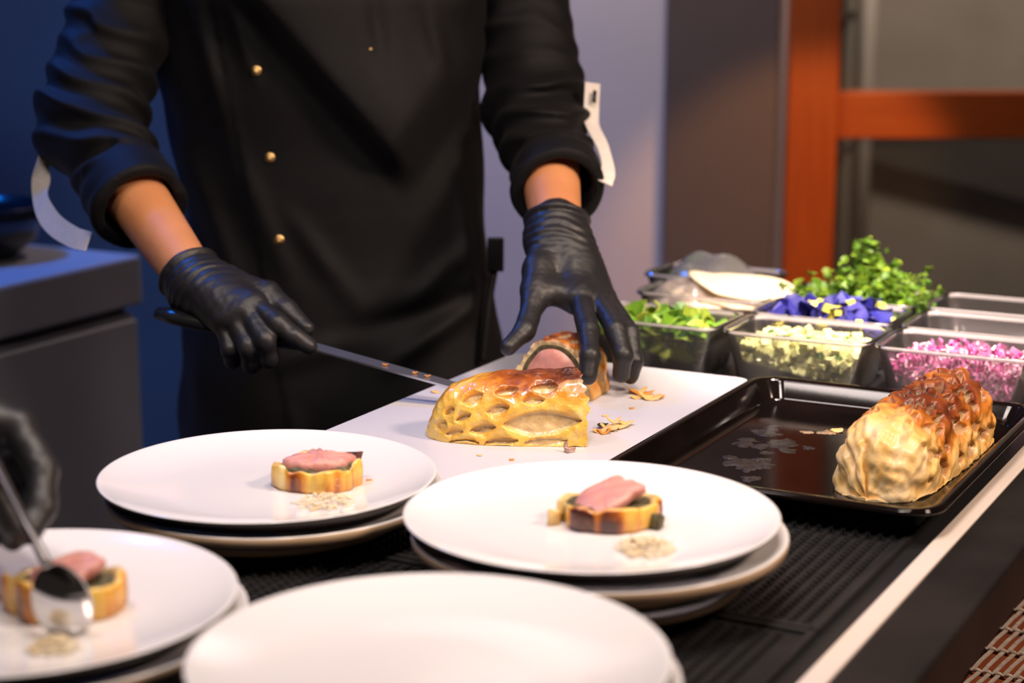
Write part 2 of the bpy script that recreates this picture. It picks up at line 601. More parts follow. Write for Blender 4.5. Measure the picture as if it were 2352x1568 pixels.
# ------------------------------------------------------------------ the room
BY = 4.0
struct('floor', box(-4.5, 4.5, -2.2, 7.0, -0.05, 0.0), MT['floor'])
struct('ceiling', box(-4.5, 4.5, -2.2, 7.0, 3.1, 3.15), MT['ceil'])
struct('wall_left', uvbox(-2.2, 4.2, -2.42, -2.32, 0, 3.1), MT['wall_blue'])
struct('wall_back', box(-0.75, 0.334, BY, BY + 0.1, 0, 3.1), MT['wall'])
struct('wall_outside', box(-0.5, 4.5, 5.6, 5.7, 0, 3.1), MT['concrete'])

# taupe column beside the plain wall, slightly proud of it
struct('trim_1', box(0.332, 0.572, BY - 0.03, BY + 0.10, 0, 3.1), MT['panel'], bevel=0.004)
struct('trim_2', box(0.574, 0.594, BY - 0.01, BY + 0.08, 0, 3.1), MT['greymetal'], bevel=0.002)

# timber framed window: post, rail, two panes, standing in front of a concrete passage
win = tag(thing('window_1', None, None, (0.64, BY, 0)), kind='structure')
for k in ('label', 'category'):
    if k in win:
        del win[k]


def wpart(name, b, m, parent=win, bevel=0.004):
    return part(name, b, MT[m], parent, smooth=False, loc=parent.location, bevel=bevel)


wpart('post', box(0.592, 0.700, BY - 0.06, BY + 0.06, 0, 3.1), 'wood')
wpart('rail', box(0.700, 2.80, BY - 0.04, BY + 0.05, 0.952, 1.052), 'wood_h')
wpart('top_rail', box(0.700, 2.80, BY - 0.04, BY + 0.05, 2.3, 2.4), 'wood_h')
wpart('end_post', box(2.80, 2.91, BY - 0.06, BY + 0.06, 0, 3.1), 'wood')
wpart('sill_rail', box(0.700, 2.80, BY - 0.04, BY + 0.05, 0.0, 0.12), 'wood_h')
wpart('pane', box(0.700, 2.80, BY, BY + 0.006, 1.052, 2.3), 'glass', bevel=0)
wpart('pane', box(0.700, 2.80, BY, BY + 0.006, 0.12, 0.952), 'glass', bevel=0)
# things in the passage behind the glass
single('drain_pipe', tube([(1.04, 5.45, 0), (1.04, 5.45, 3.05)], 0.030, 20), MT['greymetal'],
       'pale vertical pipe behind the wooden framed glass', 'pipe', (1.04, 5.45, 0))
tr = thing('cable_channel', 'dark vertical channel with brackets beside the pale pipe', 'channel', (0.975, 5.58, 0))
part('channel', box(-0.018, 0.018, -0.03, 0.01, 0, 3.1), MT['darkgap'], tr, False)
for z in (0.35, 0.75, 1.15, 1.55):
    part('bracket', box(-0.024, 0.05, -0.045, 0.0, z, z + 0.025), MT['greymetal'], tr, False)
# sloping shadow seen through the lower pane, built as a solid dark wedge
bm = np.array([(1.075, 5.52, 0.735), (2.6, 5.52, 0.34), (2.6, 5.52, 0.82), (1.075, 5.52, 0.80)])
single('sloping_shadow', loft([bm, bm + np.array([0, 0.075, 0])], True, True, True), MT['darkgap'],
       'dark wedge standing in for a sloping shadow behind the lower window pane', 'shadow', (1.8, 5.55, 0.5), smooth=False)

# ------------------------------------------------------------------ cabinet at far left with a black bowl
cb = thing('storage_cabinet', 'pale metal storage cabinet with flat top under blue light', 'cabinet', uv(1.6, -2.07, 0), -AZ)
part('body', box(-0.22, 0.215, -0.70, 0.642, 0.06, 0.79), MT['steelcab'], cb, False, bevel=0.006)
part('top', box(-0.235, 0.225, -0.72, 0.655, 0.80, 0.88), MT['steelcab'], cb, False, bevel=0.006)
part('plinth', box(-0.20, 0.20, -0.68, 0.62, 0.0, 0.06), MT['darkgap'], cb, False)
part('recess', box(-0.21, 0.205, -0.69, 0.632, 0.79, 0.80), MT['darkgap'], cb, False)
part('door', box(0.215, 0.228, -0.69, -0.03, 0.08, 0.78), MT['steelcab'], cb, False, bevel=0.003)
part('door', box(0.215, 0.228, -0.02, 0.635, 0.08, 0.78), MT['steelcab'], cb, False, bevel=0.003)
prof = [(0.0, 0.0), (0.05, 0.0), (0.055, 0.006), (0.085, 0.03), (0.105, 0.065), (0.108, 0.085), (0.104, 0.085), (0.10, 0.066), (0.08, 0.034), (0.0, 0.012)]
v, f = lathe(prof, 48)
bl = uv(2.115, -2.045, 0.88)
single('mixing_bowl', (v + np.array(bl), f), MT['bowl'], 'black rounded bowl standing on the pale cabinet', 'bowl', bl)

# ------------------------------------------------------------------ the serving counter
ZC = 0.874
ct = thing('serving_counter', 'long black serving counter with pale metal trim strip', 'counter', uv(1.4, -0.62, 0), -AZ)


def cpart(name, u0, u1, v0, v1, z0, z1, m, bevel=0.002):
    b = box(v0 + 0.62, v1 + 0.62, u0 - 1.4, u1 - 1.4, z0, z1)
    return part(name, b, MT[m], ct, False, bevel=bevel)


cpart('worktop', 0.20, 2.32, -0.955, -0.357, 0.834, ZC, 'counter')
cpart('trim_strip', 0.20, 2.32, -0.357, -0.3395, 0.834, 0.8800, 'trim', 0.0015)
cpart('ledge', 0.20, 2.32, -0.3395, -0.287, 0.834, 0.880, 'slate', 0.003)
cpart('apron_rail', 0.30, 2.20, -0.93, -0.90, 0.74, 0.834, 'shelf')
cpart('apron_rail', 0.30, 2.20, -0.62, -0.59, 0.74, 0.834, 'shelf')
cpart('undershelf', 0.30, 2.20, -0.93, -0.02, 0.640, 0.668, 'shelf')
for u in (0.33, 2.17):
    for vv in (-0.92, -0.34):
        cpart('leg', u - 0.025, u + 0.025, vv - 0.025, vv + 0.025, 0.0, 0.834, 'shelf')

# woven wicker mat on the lower shelf: slats over cords, rust coloured cloth underneath
wk = thing('wicker_mat', 'woven pale wicker mat over rust cloth on the low shelf', 'mat', uv(1.75, -0.24, 0.668), -AZ)
part('cloth_backing', box(-0.137, 0.26, -0.46, 0.46, 0.0, 0.004), MT['wickerback'], wk, False)
random.seed(5)
nrow, pitch = 15, 0.0615
for r_ in range(nrow):
    y0 = -0.46 + r_ * pitch
    for c_ in range(18):
        x = -0.135 + c_ * 0.0100 + random.uniform(-0.0006, 0.0006)
        if x > 0.03:
            break
        sk = random.uniform(-0.001, 0.001) + 0.006
        p = [(x, y0 + 0.001, 0.0075), (x + sk / 2, y0 + pitch / 2, 0.0085), (x + sk, y0 + pitch - 0.001, 0.0075)]
        part('slat', ribbon(p, [0.0036] * 3, [(1, 0, 0)] * 3, 0.0016), MT['wicker'], wk, False)
for r_ in range(nrow + 1):
    y0 = -0.46 + r_ * pitch
    xs = np.linspace(-0.138, 0.26, 160)
    part('cord', tube(np.stack([xs, y0 + 0.0006 * np.sin(xs * 628), 0.0085 + 0.0012 * np.cos(xs * 628)], 1), 0.0016 + 0.0006 * np.cos(xs * 628), 6), MT['wicker'], wk)

# rubber bar mats: two, ribbed with rows of nubs
def bar_mat(u0, u1, v0, v1, label):
    m_ = thing('bar_mat', label, 'mat', uv((u0 + u1) / 2, (v0 + v1) / 2, ZC), -AZ, 'bar mats on the counter')
    hu, hv = (u1 - u0) / 2, (v1 - v0) / 2
    part('base', box(-hv, hv, -hu + 0.001, hu - 0.001, 0.0, 0.003), MT['rubber'], m_, False, bevel=0.001)
    lst = [box(-hv, -hv + 0.006, -hu + 0.001, hu - 0.001, 0.003, 0.006), box(hv - 0.006, hv, -hu + 0.001, hu - 0.001, 0.003, 0.006),
           box(-hv + 0.006, hv - 0.006, -hu + 0.001, -hu + 0.007, 0.003, 0.006), box(-hv + 0.006, hv - 0.006, hu - 0.007, hu - 0.001, 0.003, 0.006)]
    part('border', joinvf(lst), MT['rubber'], m_, False, bevel=0.001)
    nubs = []
    x = -hv + 0.012
    while x < hv - 0.012:
        nubs.append(box(x - 0.0012, x + 0.0012, -hu + 0.010, hu - 0.010, 0.003, 0.0045))
        y = -hu + 0.013
        while y < hu - 0.012:
            v_, f_ = box(x - 0.0026, x + 0.0026, y - 0.0022, y + 0.0022, 0.003, 0.006)
            v_[1::2, :2] = (v_[1::2, :2] - [x, y]) * 0.7 + [x, y]
            nubs.append((v_, f_))
            y += 0.0085
        x += 0.0105
    o = part('nubs', joinvf(nubs), MT['rubber'], m_, False)
    o['kind'] = 'stuff'
    return m_


bar_mat(0.55, 1.178, -0.945, -0.375, 'black ribbed rubber bar mat under the empty plate')
bar_mat(1.179, 1.304, -0.945, -0.655, 'black ribbed rubber bar mat under the plates beside the cutting board')
bar_mat(1.179, 1.780, -0.653, -0.375, 'black ribbed rubber bar mat under the baking tray')

# ------------------------------------------------------------------ white cutting board
ZB = 0.900
bc = uv(1.5675, -0.8005, ZC)
loops = [rrect(0.284, 0.477, 0.018, 0.0), rrect(0.290, 0.483, 0.021, 0.002), rrect(0.290, 0.483, 0.021, 0.024),
         rrect(0.286, 0.479, 0.019, 0.026)]
v, f = loft(loops, True, True, True)
bo = single('cutting_board', (v, f), MT['board'], 'white plastic cutting board under the sliced wellington', 'cutting board', (0, 0, 0), smooth=False)
bo.location = bc
bo.rotation_euler = (0, 0, -AZ)

# ------------------------------------------------------------------ plates
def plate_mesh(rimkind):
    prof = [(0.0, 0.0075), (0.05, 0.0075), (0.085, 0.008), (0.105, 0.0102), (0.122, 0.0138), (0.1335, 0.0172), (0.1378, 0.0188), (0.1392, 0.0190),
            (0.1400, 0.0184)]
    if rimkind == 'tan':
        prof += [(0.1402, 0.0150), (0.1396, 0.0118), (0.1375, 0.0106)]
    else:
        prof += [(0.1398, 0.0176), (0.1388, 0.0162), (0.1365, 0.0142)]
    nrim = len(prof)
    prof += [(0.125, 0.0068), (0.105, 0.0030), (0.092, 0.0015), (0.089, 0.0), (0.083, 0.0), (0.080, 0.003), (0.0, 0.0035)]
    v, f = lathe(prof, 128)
    me = mesh('plate', v, f, [MT['glaze'], MT['rimshade'] if rimkind == 'tan' else MT['rimdark'], MT['under'] if rimkind == 'tan' else MT['rimdark']])
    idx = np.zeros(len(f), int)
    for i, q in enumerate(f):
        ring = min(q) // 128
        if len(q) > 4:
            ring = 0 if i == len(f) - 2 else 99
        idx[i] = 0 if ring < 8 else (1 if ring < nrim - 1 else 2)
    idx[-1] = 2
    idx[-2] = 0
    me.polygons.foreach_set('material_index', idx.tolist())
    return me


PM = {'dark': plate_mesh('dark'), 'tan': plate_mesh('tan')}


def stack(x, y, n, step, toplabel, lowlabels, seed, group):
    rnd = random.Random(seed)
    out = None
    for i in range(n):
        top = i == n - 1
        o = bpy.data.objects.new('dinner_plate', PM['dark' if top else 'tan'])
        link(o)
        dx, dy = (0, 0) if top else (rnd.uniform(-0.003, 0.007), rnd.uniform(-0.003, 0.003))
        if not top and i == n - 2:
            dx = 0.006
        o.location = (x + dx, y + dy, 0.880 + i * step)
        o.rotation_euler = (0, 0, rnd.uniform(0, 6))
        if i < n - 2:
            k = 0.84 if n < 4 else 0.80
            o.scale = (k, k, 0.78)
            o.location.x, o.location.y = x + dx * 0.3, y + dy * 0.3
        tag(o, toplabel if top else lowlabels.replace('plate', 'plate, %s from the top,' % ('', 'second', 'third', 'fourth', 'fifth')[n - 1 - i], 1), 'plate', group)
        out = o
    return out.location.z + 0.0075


PA = (-0.2027, 1.4648)
PB = (0.0590, 1.3043)
PC = (-0.3190, 1.1254)
PD = (-0.0478, 0.9950)
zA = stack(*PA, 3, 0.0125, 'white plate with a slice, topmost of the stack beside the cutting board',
           'white plate with shade-tinted rim in the stack beside the cutting board', 1, 'plates stacked beside the cutting board')
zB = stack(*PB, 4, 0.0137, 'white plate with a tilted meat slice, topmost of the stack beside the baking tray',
           'white plate with shade-tinted rim in the stack beside the baking tray', 2, 'plates stacked beside the baking tray')
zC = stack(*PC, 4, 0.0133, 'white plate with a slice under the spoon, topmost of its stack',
           'white plate with shade-tinted rim in the stack below the spoon', 3, 'plates stacked below the spoon')
zD = stack(*PD, 5, 0.0130, 'empty white plate, topmost of its stack', 'white plate with shade-tinted rim in the stack under the empty plate', 4, 'plates stacked under the empty plate')

# ------------------------------------------------------------------ wellingtons
def eye(S, T, cs, ct_, hs, ht, ang=0.0):
    """lens shaped slit: >0 inside (1 at the centre line)"""
    dx, dy = S - cs, T - ct_
    c, s = math.cos(ang), math.sin(ang)
    a = (dx * c + dy * s) / hs
    b = (-dx * s + dy * c) / ht
    return 1 - np.abs(b) / np.maximum(1 - a * a, 0.02) - np.maximum(np.abs(a) - 0.97, 0) * 40


def loaf(axisA, axisB, W, H, prof, mask_fn, ns=240, nt=180, nexp=2.5, z0=0.0, cut=False, depth=0.0042, lump=0.0012, shear=0.0):
    """half-round loaf; prof(s) scales the section; mask_fn(S,T,arc)-> hole depth 0..1, brown 0..1, strand mask 0..1"""
    A, B = np.array(axisA), np.array(axisB)
    d = B - A
    Ln = np.linalg.norm(d)
    d /= Ln
    nrm = np.array([-d[1], d[0]])
    if nrm[1] > 0:
        nrm = -nrm            # towards the camera side
    s = np.linspace(0, 1, ns) ** 1.0
    if not cut:
        s = 0.5 - 0.5 * np.cos(PI * s)
    else:
        s = 1 - np.cos(s * PI / 2)
    s = np.clip(s, 1e-6, 1 if cut else 1 - 1e-6)
    t = np.linspace(-0.10, 1.10, nt)
    S, T = np.meshgrid(s, t, indexing='ij')
    th = T * PI
    e = prof(S)
    c, sn = np.cos(th), np.sin(th)
    X = np.sign(c) * np.abs(c) ** (2 / nexp) * W * e
    Z = np.sign(sn) * np.abs(sn) ** (2 / nexp) * H * (0.35 * np.minimum(e * 1.6, 1) + 0.65 * e)
    X = np.where(sn < 0, X * (1 + sn * 0.6), X)
    Z = np.where(sn < 0, 0.0, Z)
    Z = Z + 0.0
    Sx = S * Ln + shear * X * S ** 3
    if cut:
        Sx = Sx + 0.0016 * sstep(0.93, 1.0, S) * (noise3(T * 30, T * 0, T * 11, 1.5, 6) + 0.6 * np.sin(T * 95))
    P = np.stack([A[0] + d[0] * Sx + nrm[0] * X, A[1] + d[1] * Sx + nrm[1] * X, z0 + Z], -1)
    # normals by differences
    dS = np.gradient(P, axis=0)
    dT = np.gradient(P, axis=1)
    N = np.cross(dS, dT)
    N /= np.linalg.norm(N, axis=-1)[..., None] + 1e-12
    mid = P.mean((0, 1))
    if ((P - mid) * N).sum() < 0:
        N = -N
    hole, brown, strand = mask_fn(S, T)
    lumpy = noise3(P[..., 0], P[..., 1], P[..., 2], 90) * lump + noise3(P[..., 0], P[..., 1], P[..., 2], 260, 5) * lump * 0.4
    disp = (lumpy - depth * hole) * sstep(-0.06, 0.03, T) * sstep(1.06, 0.97, T)
    P = P + N * disp[..., None]
    P[..., 2] = np.maximum(P[..., 2], z0)
    V = P.reshape(-1, 3)
    F = []
    for i in range(ns - 1):
        b = i * nt
        for j in range(nt - 1):
            F.append((b + j, b + nt + j, b + nt + j + 1, b + j + 1))
    F.append(tuple(range(0, nt)))
    for i in range(0):
        pass
    attr = np.stack([brown.ravel(), strand.ravel(), np.zeros(ns * nt)], 1)
    # bottom closing strip
    for i in range(ns - 1):
        F.append((i * nt + nt - 1, (i + 1) * nt + nt - 1, (i + 1) * nt, i * nt))
    endloop = P[-1]
    if not cut:
        F.append(tuple((ns - 1) * nt + j for j in range(nt - 1, -1, -1)))
    return (V, F), attr, endloop, P


def cut_face(t_, loop, inward, mats=True, scale_meat=0.66):
    """the layered cross-section at a cut end: pastry wall, mushroom layer, meat"""
    loop = np.asarray(loop)
    c = loop.mean(0)
    c[2] = (loop[:, 2].max() + loop[:, 2].min()) / 2
    inward = np.asarray(inward, float)
    kern = np.hanning(23)
    kern /= kern.sum()
    soft = np.stack([np.convolve(np.r_[loop[-11:, q], loop[:, q], loop[:11, q]], kern, 'valid') for q in range(3)], 1)

    def ring(k, dep, wob=0.0, o=0):
        lo_ = loop if k > 0.99 else soft
        r = c + (lo_ - c) * k
        if wob:
            a = np.linspace(0, 2 * PI, len(loop))
            r = r + (loop - c) * (wob * noise3(np.cos(a) * 2, np.sin(a) * 2, a * 0, 1.0, o))[:, None]
        return r + inward * dep
    part('crust_section', loft([ring(1, 0), ring(0.93, 0.0005), ring(0.86, 0.0008, 0.015)], True), MT['crust_cut'], t_)
    part('mushroom_layer', loft([ring(0.87, 0.0006, 0.015), ring(0.76, 0.0002, 0.03, 3), ring(0.70, 0.001, 0.03, 3)], True), MT['dux'], t_)
    part('meat', loft([ring(0.74, 0.0012, 0.03, 3), ring(0.70, -0.0015, 0.03, 3), ring(0.4, -0.0026), ring(0.03, -0.003)], True, False, True), MT['meat'], t_)


MT['crust_cut'] = mat('cut_pastry', (0.66, 0.47, 0.22), (0.78, 0.60, 0.34), 180, 0.4, 400, rough=0.6)

# -- cut wellington lying at the front of the board (tip towards the chef's knife hand)
LA_, LB_ = (-0.081, 1.672), (0.063, 1.672)
EYES1 = [(0.731, 0.09, 0.212, 0.05, 0.036, 1), (0.368, 0.06, 0.078, 0.018, 0.117, 1), (0.463, 0.163, 0.068, 0.026, 0.156, 1), (0.756, 0.302, 0.077, 0.033, 0.097, 1), (0.522, 0.286, 0.071, 0.02, 0.192, 0.8), (0.687, 0.214, 0.062, 0.02, 0.073, 0.9), (0.244, 0.127, 0.05, 0.017, 0.309, 0.8), (0.304, 0.253, 0.066, 0.027, 0.327, 0.6), (0.154, 0.187, 0.034, 0.02, 0.505, 0.7), (0.483, 0.009, 0.097, 0.012, 0.047, 1), (0.249, 0.0, 0.09, 0.012, 0.017, 0.9), (0.756, 0.012, 0.114, 0.012, 0.026, 0.7), (0.1, 0.096, 0.038, 0.033, 0.677, 0.5), (0.189, 0.042, 0.055, 0.012, 0.11, 0.5)]


def prof1(S):
    return np.sqrt(np.maximum(1 - (1 - np.minimum(S / 0.62, 1)) ** 2.4, 0)) * (0.86 + 0.14 * S)


def mask1(S, T):
    hole = np.zeros_like(S)
    for cs, c_, hs, ht, an, dp in EYES1:
        e = eye(S, T, cs, c_, hs * 1.12, ht * 1.4, an)
        hole = np.maximum(hole, sstep(0.0, 0.42, e) * dp * 0.72 + 0.28 * sstep(-1.1, 0.1, e))
    # remaining back side gets a regular lattice
    for i in range(5):
        for j in range(3):
            e = eye(S, T, 0.2 + 0.19 * i + 0.09 * (j % 2), 0.62 + 0.12 * j, 0.07, 0.03)
            hole = np.maximum(hole, sstep(-0.05, 0.38, e))
    up = np.sin(np.clip(T, 0, 1) * PI)
    brown = 0.20 + 0.52 * sstep(0.45, 0.92, up) * (0.25 + 0.75 * sstep(0.1, 0.7, S)) + 0.22 * sstep(0.72, 1.0, S) * sstep(0.7, 1, up)
    brown += 0.12 * sstep(0.0, 0.5, hole) * (1 - sstep(0.4, 0.9, hole)) + 0.10 * noise3(S * 5, T * 9, S * 0, 2.0)
    brown += 0.10 * sstep(0.12, 0.4, T) * sstep(0.15, 0.5, S)
    strand = 1 - sstep(0.45, 0.80, hole)
    # the torn, unglazed patch near the cut
    pal = eye(S, T, 0.955, 0.305, 0.13, 0.065, 0.0)
    strand *= 1 - 0.45 * sstep(0.0, 0.3, pal)
    return hole, brown, strand


# -- second half under the gloved hand
# -- whole wellington on the tray


def lattice(S, T, nS, nT, hs, ht, jit=0.2, seed=3, T0=0.02, T1=0.98, S0=0.06, S1=0.95):
    rnd = random.Random(seed)
    hole = np.zeros_like(S)
    for j in range(nT):
        for i in range(nS + 1):
            cs = S0 + (S1 - S0) * (i + 0.5 * (j % 2)) / nS + rnd.uniform(-jit, jit) * 0.5 / nS
            c_ = T0 + (T1 - T0) * (j + 0.5) / nT + rnd.uniform(-jit, jit) * 0.3 / nT
            e = eye(S, T, cs, c_, hs * rnd.uniform(0.75, 1.2), ht * rnd.uniform(0.75, 1.2), rnd.uniform(-0.1, 0.1))
            hole = np.maximum(hole, sstep(-0.05, 0.4, e) * rnd.uniform(0.45, 0.75) + 0.28 * sstep(-1.0, 0.1, e))
    return hole


w1 = thing('cut_wellington', 'golden lattice pastry wellington half lying on the white board', 'beef wellington', (-0.01, 1.67, ZB))
(vf, at, endl, P1) = loaf(LA_, LB_, 0.043, 0.064, prof1, mask1, 260, 200, 2.5, ZB, True, 0.0062, shear=0.17)
part('lattice_crust', vf, MT['pastry'], w1, True, at, loc=w1.location)
cut_face(w1, endl - np.array(w1.location), (-0.985, -0.17, 0))
# layered lip of the base sheet, peeping out under the cut end
lp = rrect(0.10, 0.070, 0.02, 0.0, 4, 0.008, 0.006)
part('base_sheet', loft([lp * [1, 1, 0] + [0, 0, 0.0002], lp * [1.01, 1.01, 0] + [0, 0, 0.002], lp * [0.99, 0.99, 0] + [0, 0, 0.0042]], True, True, True),
     MT['crust_cut'], w1)


def prof2(S):
    return 0.97 * (1 - 0.30 * sstep(0.6, 1.0, S))


def mask2(S, T):
    hole = lattice(S, T, 3, 9, 0.16, 0.045, 0.3, 8)
    up = np.sin(np.clip(T, 0, 1) * PI)
    brown = 0.35 + 0.38 * sstep(0.4, 1, up) + 0.15 * noise3(S * 5, T * 9, S * 0, 2.0)
    return hole * 0.9, brown, 1 - sstep(0.4, 0.8, hole) * 0.8


w2 = thing('wellington_end', 'wellington piece showing pink meat, gripped by the gloved hand', 'beef wellington', (0.06, 1.85, ZB))
d2 = np.array([math.sin(R(24)), math.cos(R(24))])
n2 = np.array([d2[1], -d2[0]])
fc = np.array([0.080, 1.803]) - n2 * 0.043
(vf, at, endl, P2) = loaf(fc + d2 * 0.085, fc, 0.044, 0.062, lambda S: prof2(1 - S), mask2, 90, 120, 2.3, ZB, True, 0.004)
part('crust', vf, MT['pastry2'], w2, True, at, loc=w2.location)
cut_face(w2, endl - np.array(w2.location), (d2[0], d2[1], 0))


def prof3(S):
    a = np.maximum(1 - (1 - np.minimum(S / 0.26, 1)) ** 2.6, 0) ** 0.42
    b = np.sqrt(np.maximum(1 - (1 - np.minimum((1 - S) / 0.20, 1)) ** 2.3, 0))
    return a * b


def mask3(S, T):
    hole = lattice(S, T, 9, 13, 0.036, 0.034, 0.8, 4, S0=0.16, S1=0.93)
    # gathered folds fanning over the near end
    fan = (0.5 + 0.5 * np.sin(T * 27 + 9 * S + 1.6 * np.sin(T * 7) + 2 * noise3(S * 6, T * 5, S * 0, 1.5))) * sstep(-0.6, 0.4, noise3(S * 5, T * 4, S * 0 + 3, 1.6, 3))
    hole = np.maximum(hole * sstep(0.10, 0.20, S), 0.6 * fan ** 1.5 * sstep(0.27, 0.16, S))
    up = np.sin(np.clip(T, 0, 1) * PI)
    mid = sstep(0.06, 0.42, S) * (1 - 0.35 * sstep(0.75, 1, S))
    brown = 0.10 + (0.56 * sstep(0.10, 0.80, up) + 0.14) * (0.12 + 0.88 * mid) + 0.12 * noise3(S * 7, T * 9, S * 0, 2.0)
    brown += 0.16 * sstep(0.2, 0.6, hole) * mid
    strand = 1 - sstep(0.5, 0.9, hole) * (1 - 0.75 * sstep(0.55, 1, up) * mid) * sstep(0.12, 0.24, S)
    return hole, brown, strand


# ------------------------------------------------------------------ baking tray
tw, tl, tcu, tcv = 0.300, 0.408, 1.605, -0.5025
tt = thing('baking_tray', 'black enamelled baking tray holding the whole wellington', 'baking tray', uv(tcu, tcv, 0.880), -AZ)
ZR = 0.026
ins = [(0.0, ZR - 0.004), (0.0, ZR - 0.001), (0.0015, ZR), (0.007, ZR), (0.0090, ZR - 0.0015), (0.0098, ZR - 0.0030), (0.0104, ZR - 0.0040), (0.0190, 0.0080), (0.0197, 0.0066), (0.0212, 0.0048), (0.024, 0.0032), (0.030, 0.0025), (0.060, 0.0025)]
loops = [rrect(tw - 2 * a, tl - 2 * a, max(0.030 - a * 0.6, 0.012), z, 8) for a, z in ins]
out_ = [(0.060, 0.0), (0.026, 0.0005), (0.021, 0.004), (0.0095, ZR - 0.006), (0.004, ZR - 0.005), (0.0, ZR - 0.004)]
loops2 = [rrect(tw - 2 * a, tl - 2 * a, max(0.030 - a * 0.6, 0.012), z, 8) for a, z in out_]
part('pan', loft(loops, True, False, True), MT['tray'], tt)
part('underside', loft(loops2, True, True, False), MT['tray'], tt)
rim = rrect(tw - 0.001, tl - 0.001, 0.0295, ZR - 0.003, 8)
part('rolled_edge', tube(np.vstack([rim, rim[:1]]), 0.0022, 8, False), MT['tray'], tt)
rnd = random.Random(12)


def blob(cx, cy, z, rx, ry, seed, thick=0.0008, n=22, rot=0.0):
    r_ = random.Random(seed)
    a = np.linspace(0, 2 * PI, n, endpoint=False)
    k = 1 + 0.45 * noise3(np.cos(a) * 2 + seed, np.sin(a) * 2, a * 0, 1.7, seed % 9)
    x, y = rx * k * np.cos(a), ry * k * np.sin(a)
    c, s = math.cos(rot), math.sin(rot)
    L0 = np.stack([cx + x * c - y * s, cy + x * s + y * c, np.full(n, z)], 1)
    L1 = (L0 - [cx, cy, 0]) * [0.9, 0.9, 1] + [cx, cy, thick]
    return loft([L0, L1], True, False, True)


for x, y, rx, ry, m, rot, cnt in ((-0.045, 0.085, 0.016, 0.010, 'film', 0.3, 4), (0.0, 0.075, 0.010, 0.005, 'film', 0.2, 2), (-0.055, 0.02, 0.028, 0.022, 'soot', 0.5, 12),
                                  (-0.05, -0.055, 0.026, 0.020, 'soot', 0.8, 12), (-0.045, -0.10, 0.012, 0.010, 'soot', 0.6, 4), (-0.085, 0.06, 0.016, 0.018, 'soot', 0.1, 8)):
    lst = []
    for q in range(cnt):
        k = rnd.uniform(0.25, 0.55)
        lst.append(blob(x + rx * rnd.gauss(0, 0.55) * (cnt > 1), y + ry * rnd.gauss(0, 0.55), 0.0025, rx * k, ry * k, rnd.randint(1, 99), 0.0003 + 0.0004 * rnd.random(), 14, rnd.uniform(0, 3)))
    part('baked_residue', joinvf(lst), MT[m], tt)

w3 = thing('whole_wellington', 'whole browned lattice wellington resting on the black baking tray', 'beef wellington', uv(1.62, -0.42, 0.8825))
a3, b3 = uv(1.486, -0.434), uv(1.772, -0.424)
(vf, at, endl, P3) = loaf(a3[:2], b3[:2], 0.0455, 0.070, prof3, mask3, 300, 220, 2.3, 0.8825, False, 0.0068, 0.0024)
part('lattice_crust', vf, MT['pastry2'], w3, True, at, loc=w3.location)
# little crimped knob at the far end
a = np.linspace(0, 2 * PI, 16, endpoint=False)

# flakes on the tray
def flake(cx, cy, z, size, seed, m='crumb', curl=0.4, name='pastry_flake'):
    r_ = random.Random(seed)
    n = 9
    pts = []
    for i in range(n):
        an = 2 * PI * i / n
        k = size * r_.uniform(0.55, 1.1)
        pts.append((k * math.cos(an) * r_.uniform(0.8, 1.3), k * math.sin(an), 0))
    pts = np.array(pts)
    rot = r_.uniform(0, 6.3)
    c, s = math.cos(rot), math.sin(rot)
    pts[:, :2] = pts[:, :2] @ np.array([[c, s], [-s, c]])
    zz = curl * size * (pts[:, 0] / size) ** 2 * r_.uniform(0.4, 1.0)
    zz -= zz.min()
    low = np.stack([pts[:, 0] + cx, pts[:, 1] + cy, z + zz + 0.0001], 1)
    cen = np.array([[cx, cy, z + 0.0003]])
    V = np.vstack([low, low + [0, 0, 0.0007], cen, cen + [0, 0, 0.0009]])
    F = [(i, (i + 1) % n, n + (i + 1) % n, n + i) for i in range(n)]
    F += [(2 * n, (i + 1) % n, i) for i in range(n)] + [(2 * n + 1, n + i, n + (i + 1) % n) for i in range(n)]
    return V, F


GF = 'pastry flakes scattered on the board'


def put_flake(cx, cy, z, size, seed, label, group=None, m='crumb', curl=0.4):
    return single('pastry_flake', flake(cx, cy, z, size, seed, m, curl), MT[m], label, 'pastry flake', (cx, cy, z), group, smooth=False)


tp = uv(1.70, -0.53)
put_flake(tp[0], tp[1], 0.8826, 0.008, 41, 'thin golden pastry flake on the black tray', None)
# heap of flakes on the board beside the cut end
for i, (x, y, s, m, zz) in enumerate([(0.083, 1.686, 0.010, 'crumb', 0), (0.094, 1.692, 0.011, 'crumb', 0.0015), (0.104, 1.700, 0.010, 'crumb', 0.001), (0.098, 1.706, 0.008, 'crumb', 0.004),
                                      (0.110, 1.708, 0.009, 'crumb', 0.002), (0.087, 1.680, 0.008, 'crumbdark', 0.0)]):
    put_flake(x, y, ZB + zz, s, 60 + i, 'golden pastry flake in the small heap beside the cut wellington', 'flakes in the heap beside the cut wellington', m, 0.7)
single('herb_bit', flake(0.086, 1.697, ZB + 0.003, 0.008, 71), MT['herb'], 'dark green herb scrap on the flake heap', 'herb', (0.086, 1.697, ZB), smooth=False)
for i, (x, y, s, m) in enumerate([(0.135, 1.835, 0.012, 'crumbdark'), (0.142, 1.815, 0.014, 'crumb'), (0.128, 1.822, 0.009, 'crumb'), (0.150, 1.822, 0.008, 'crumbdark'), (0.131, 1.845, 0.010, 'crumb')]):
    put_flake(x, y, ZB, s, 80 + i, 'browned pastry flake lying beside the gripping fingertips', 'flakes beside the gripping fingertips', m, 0.5)
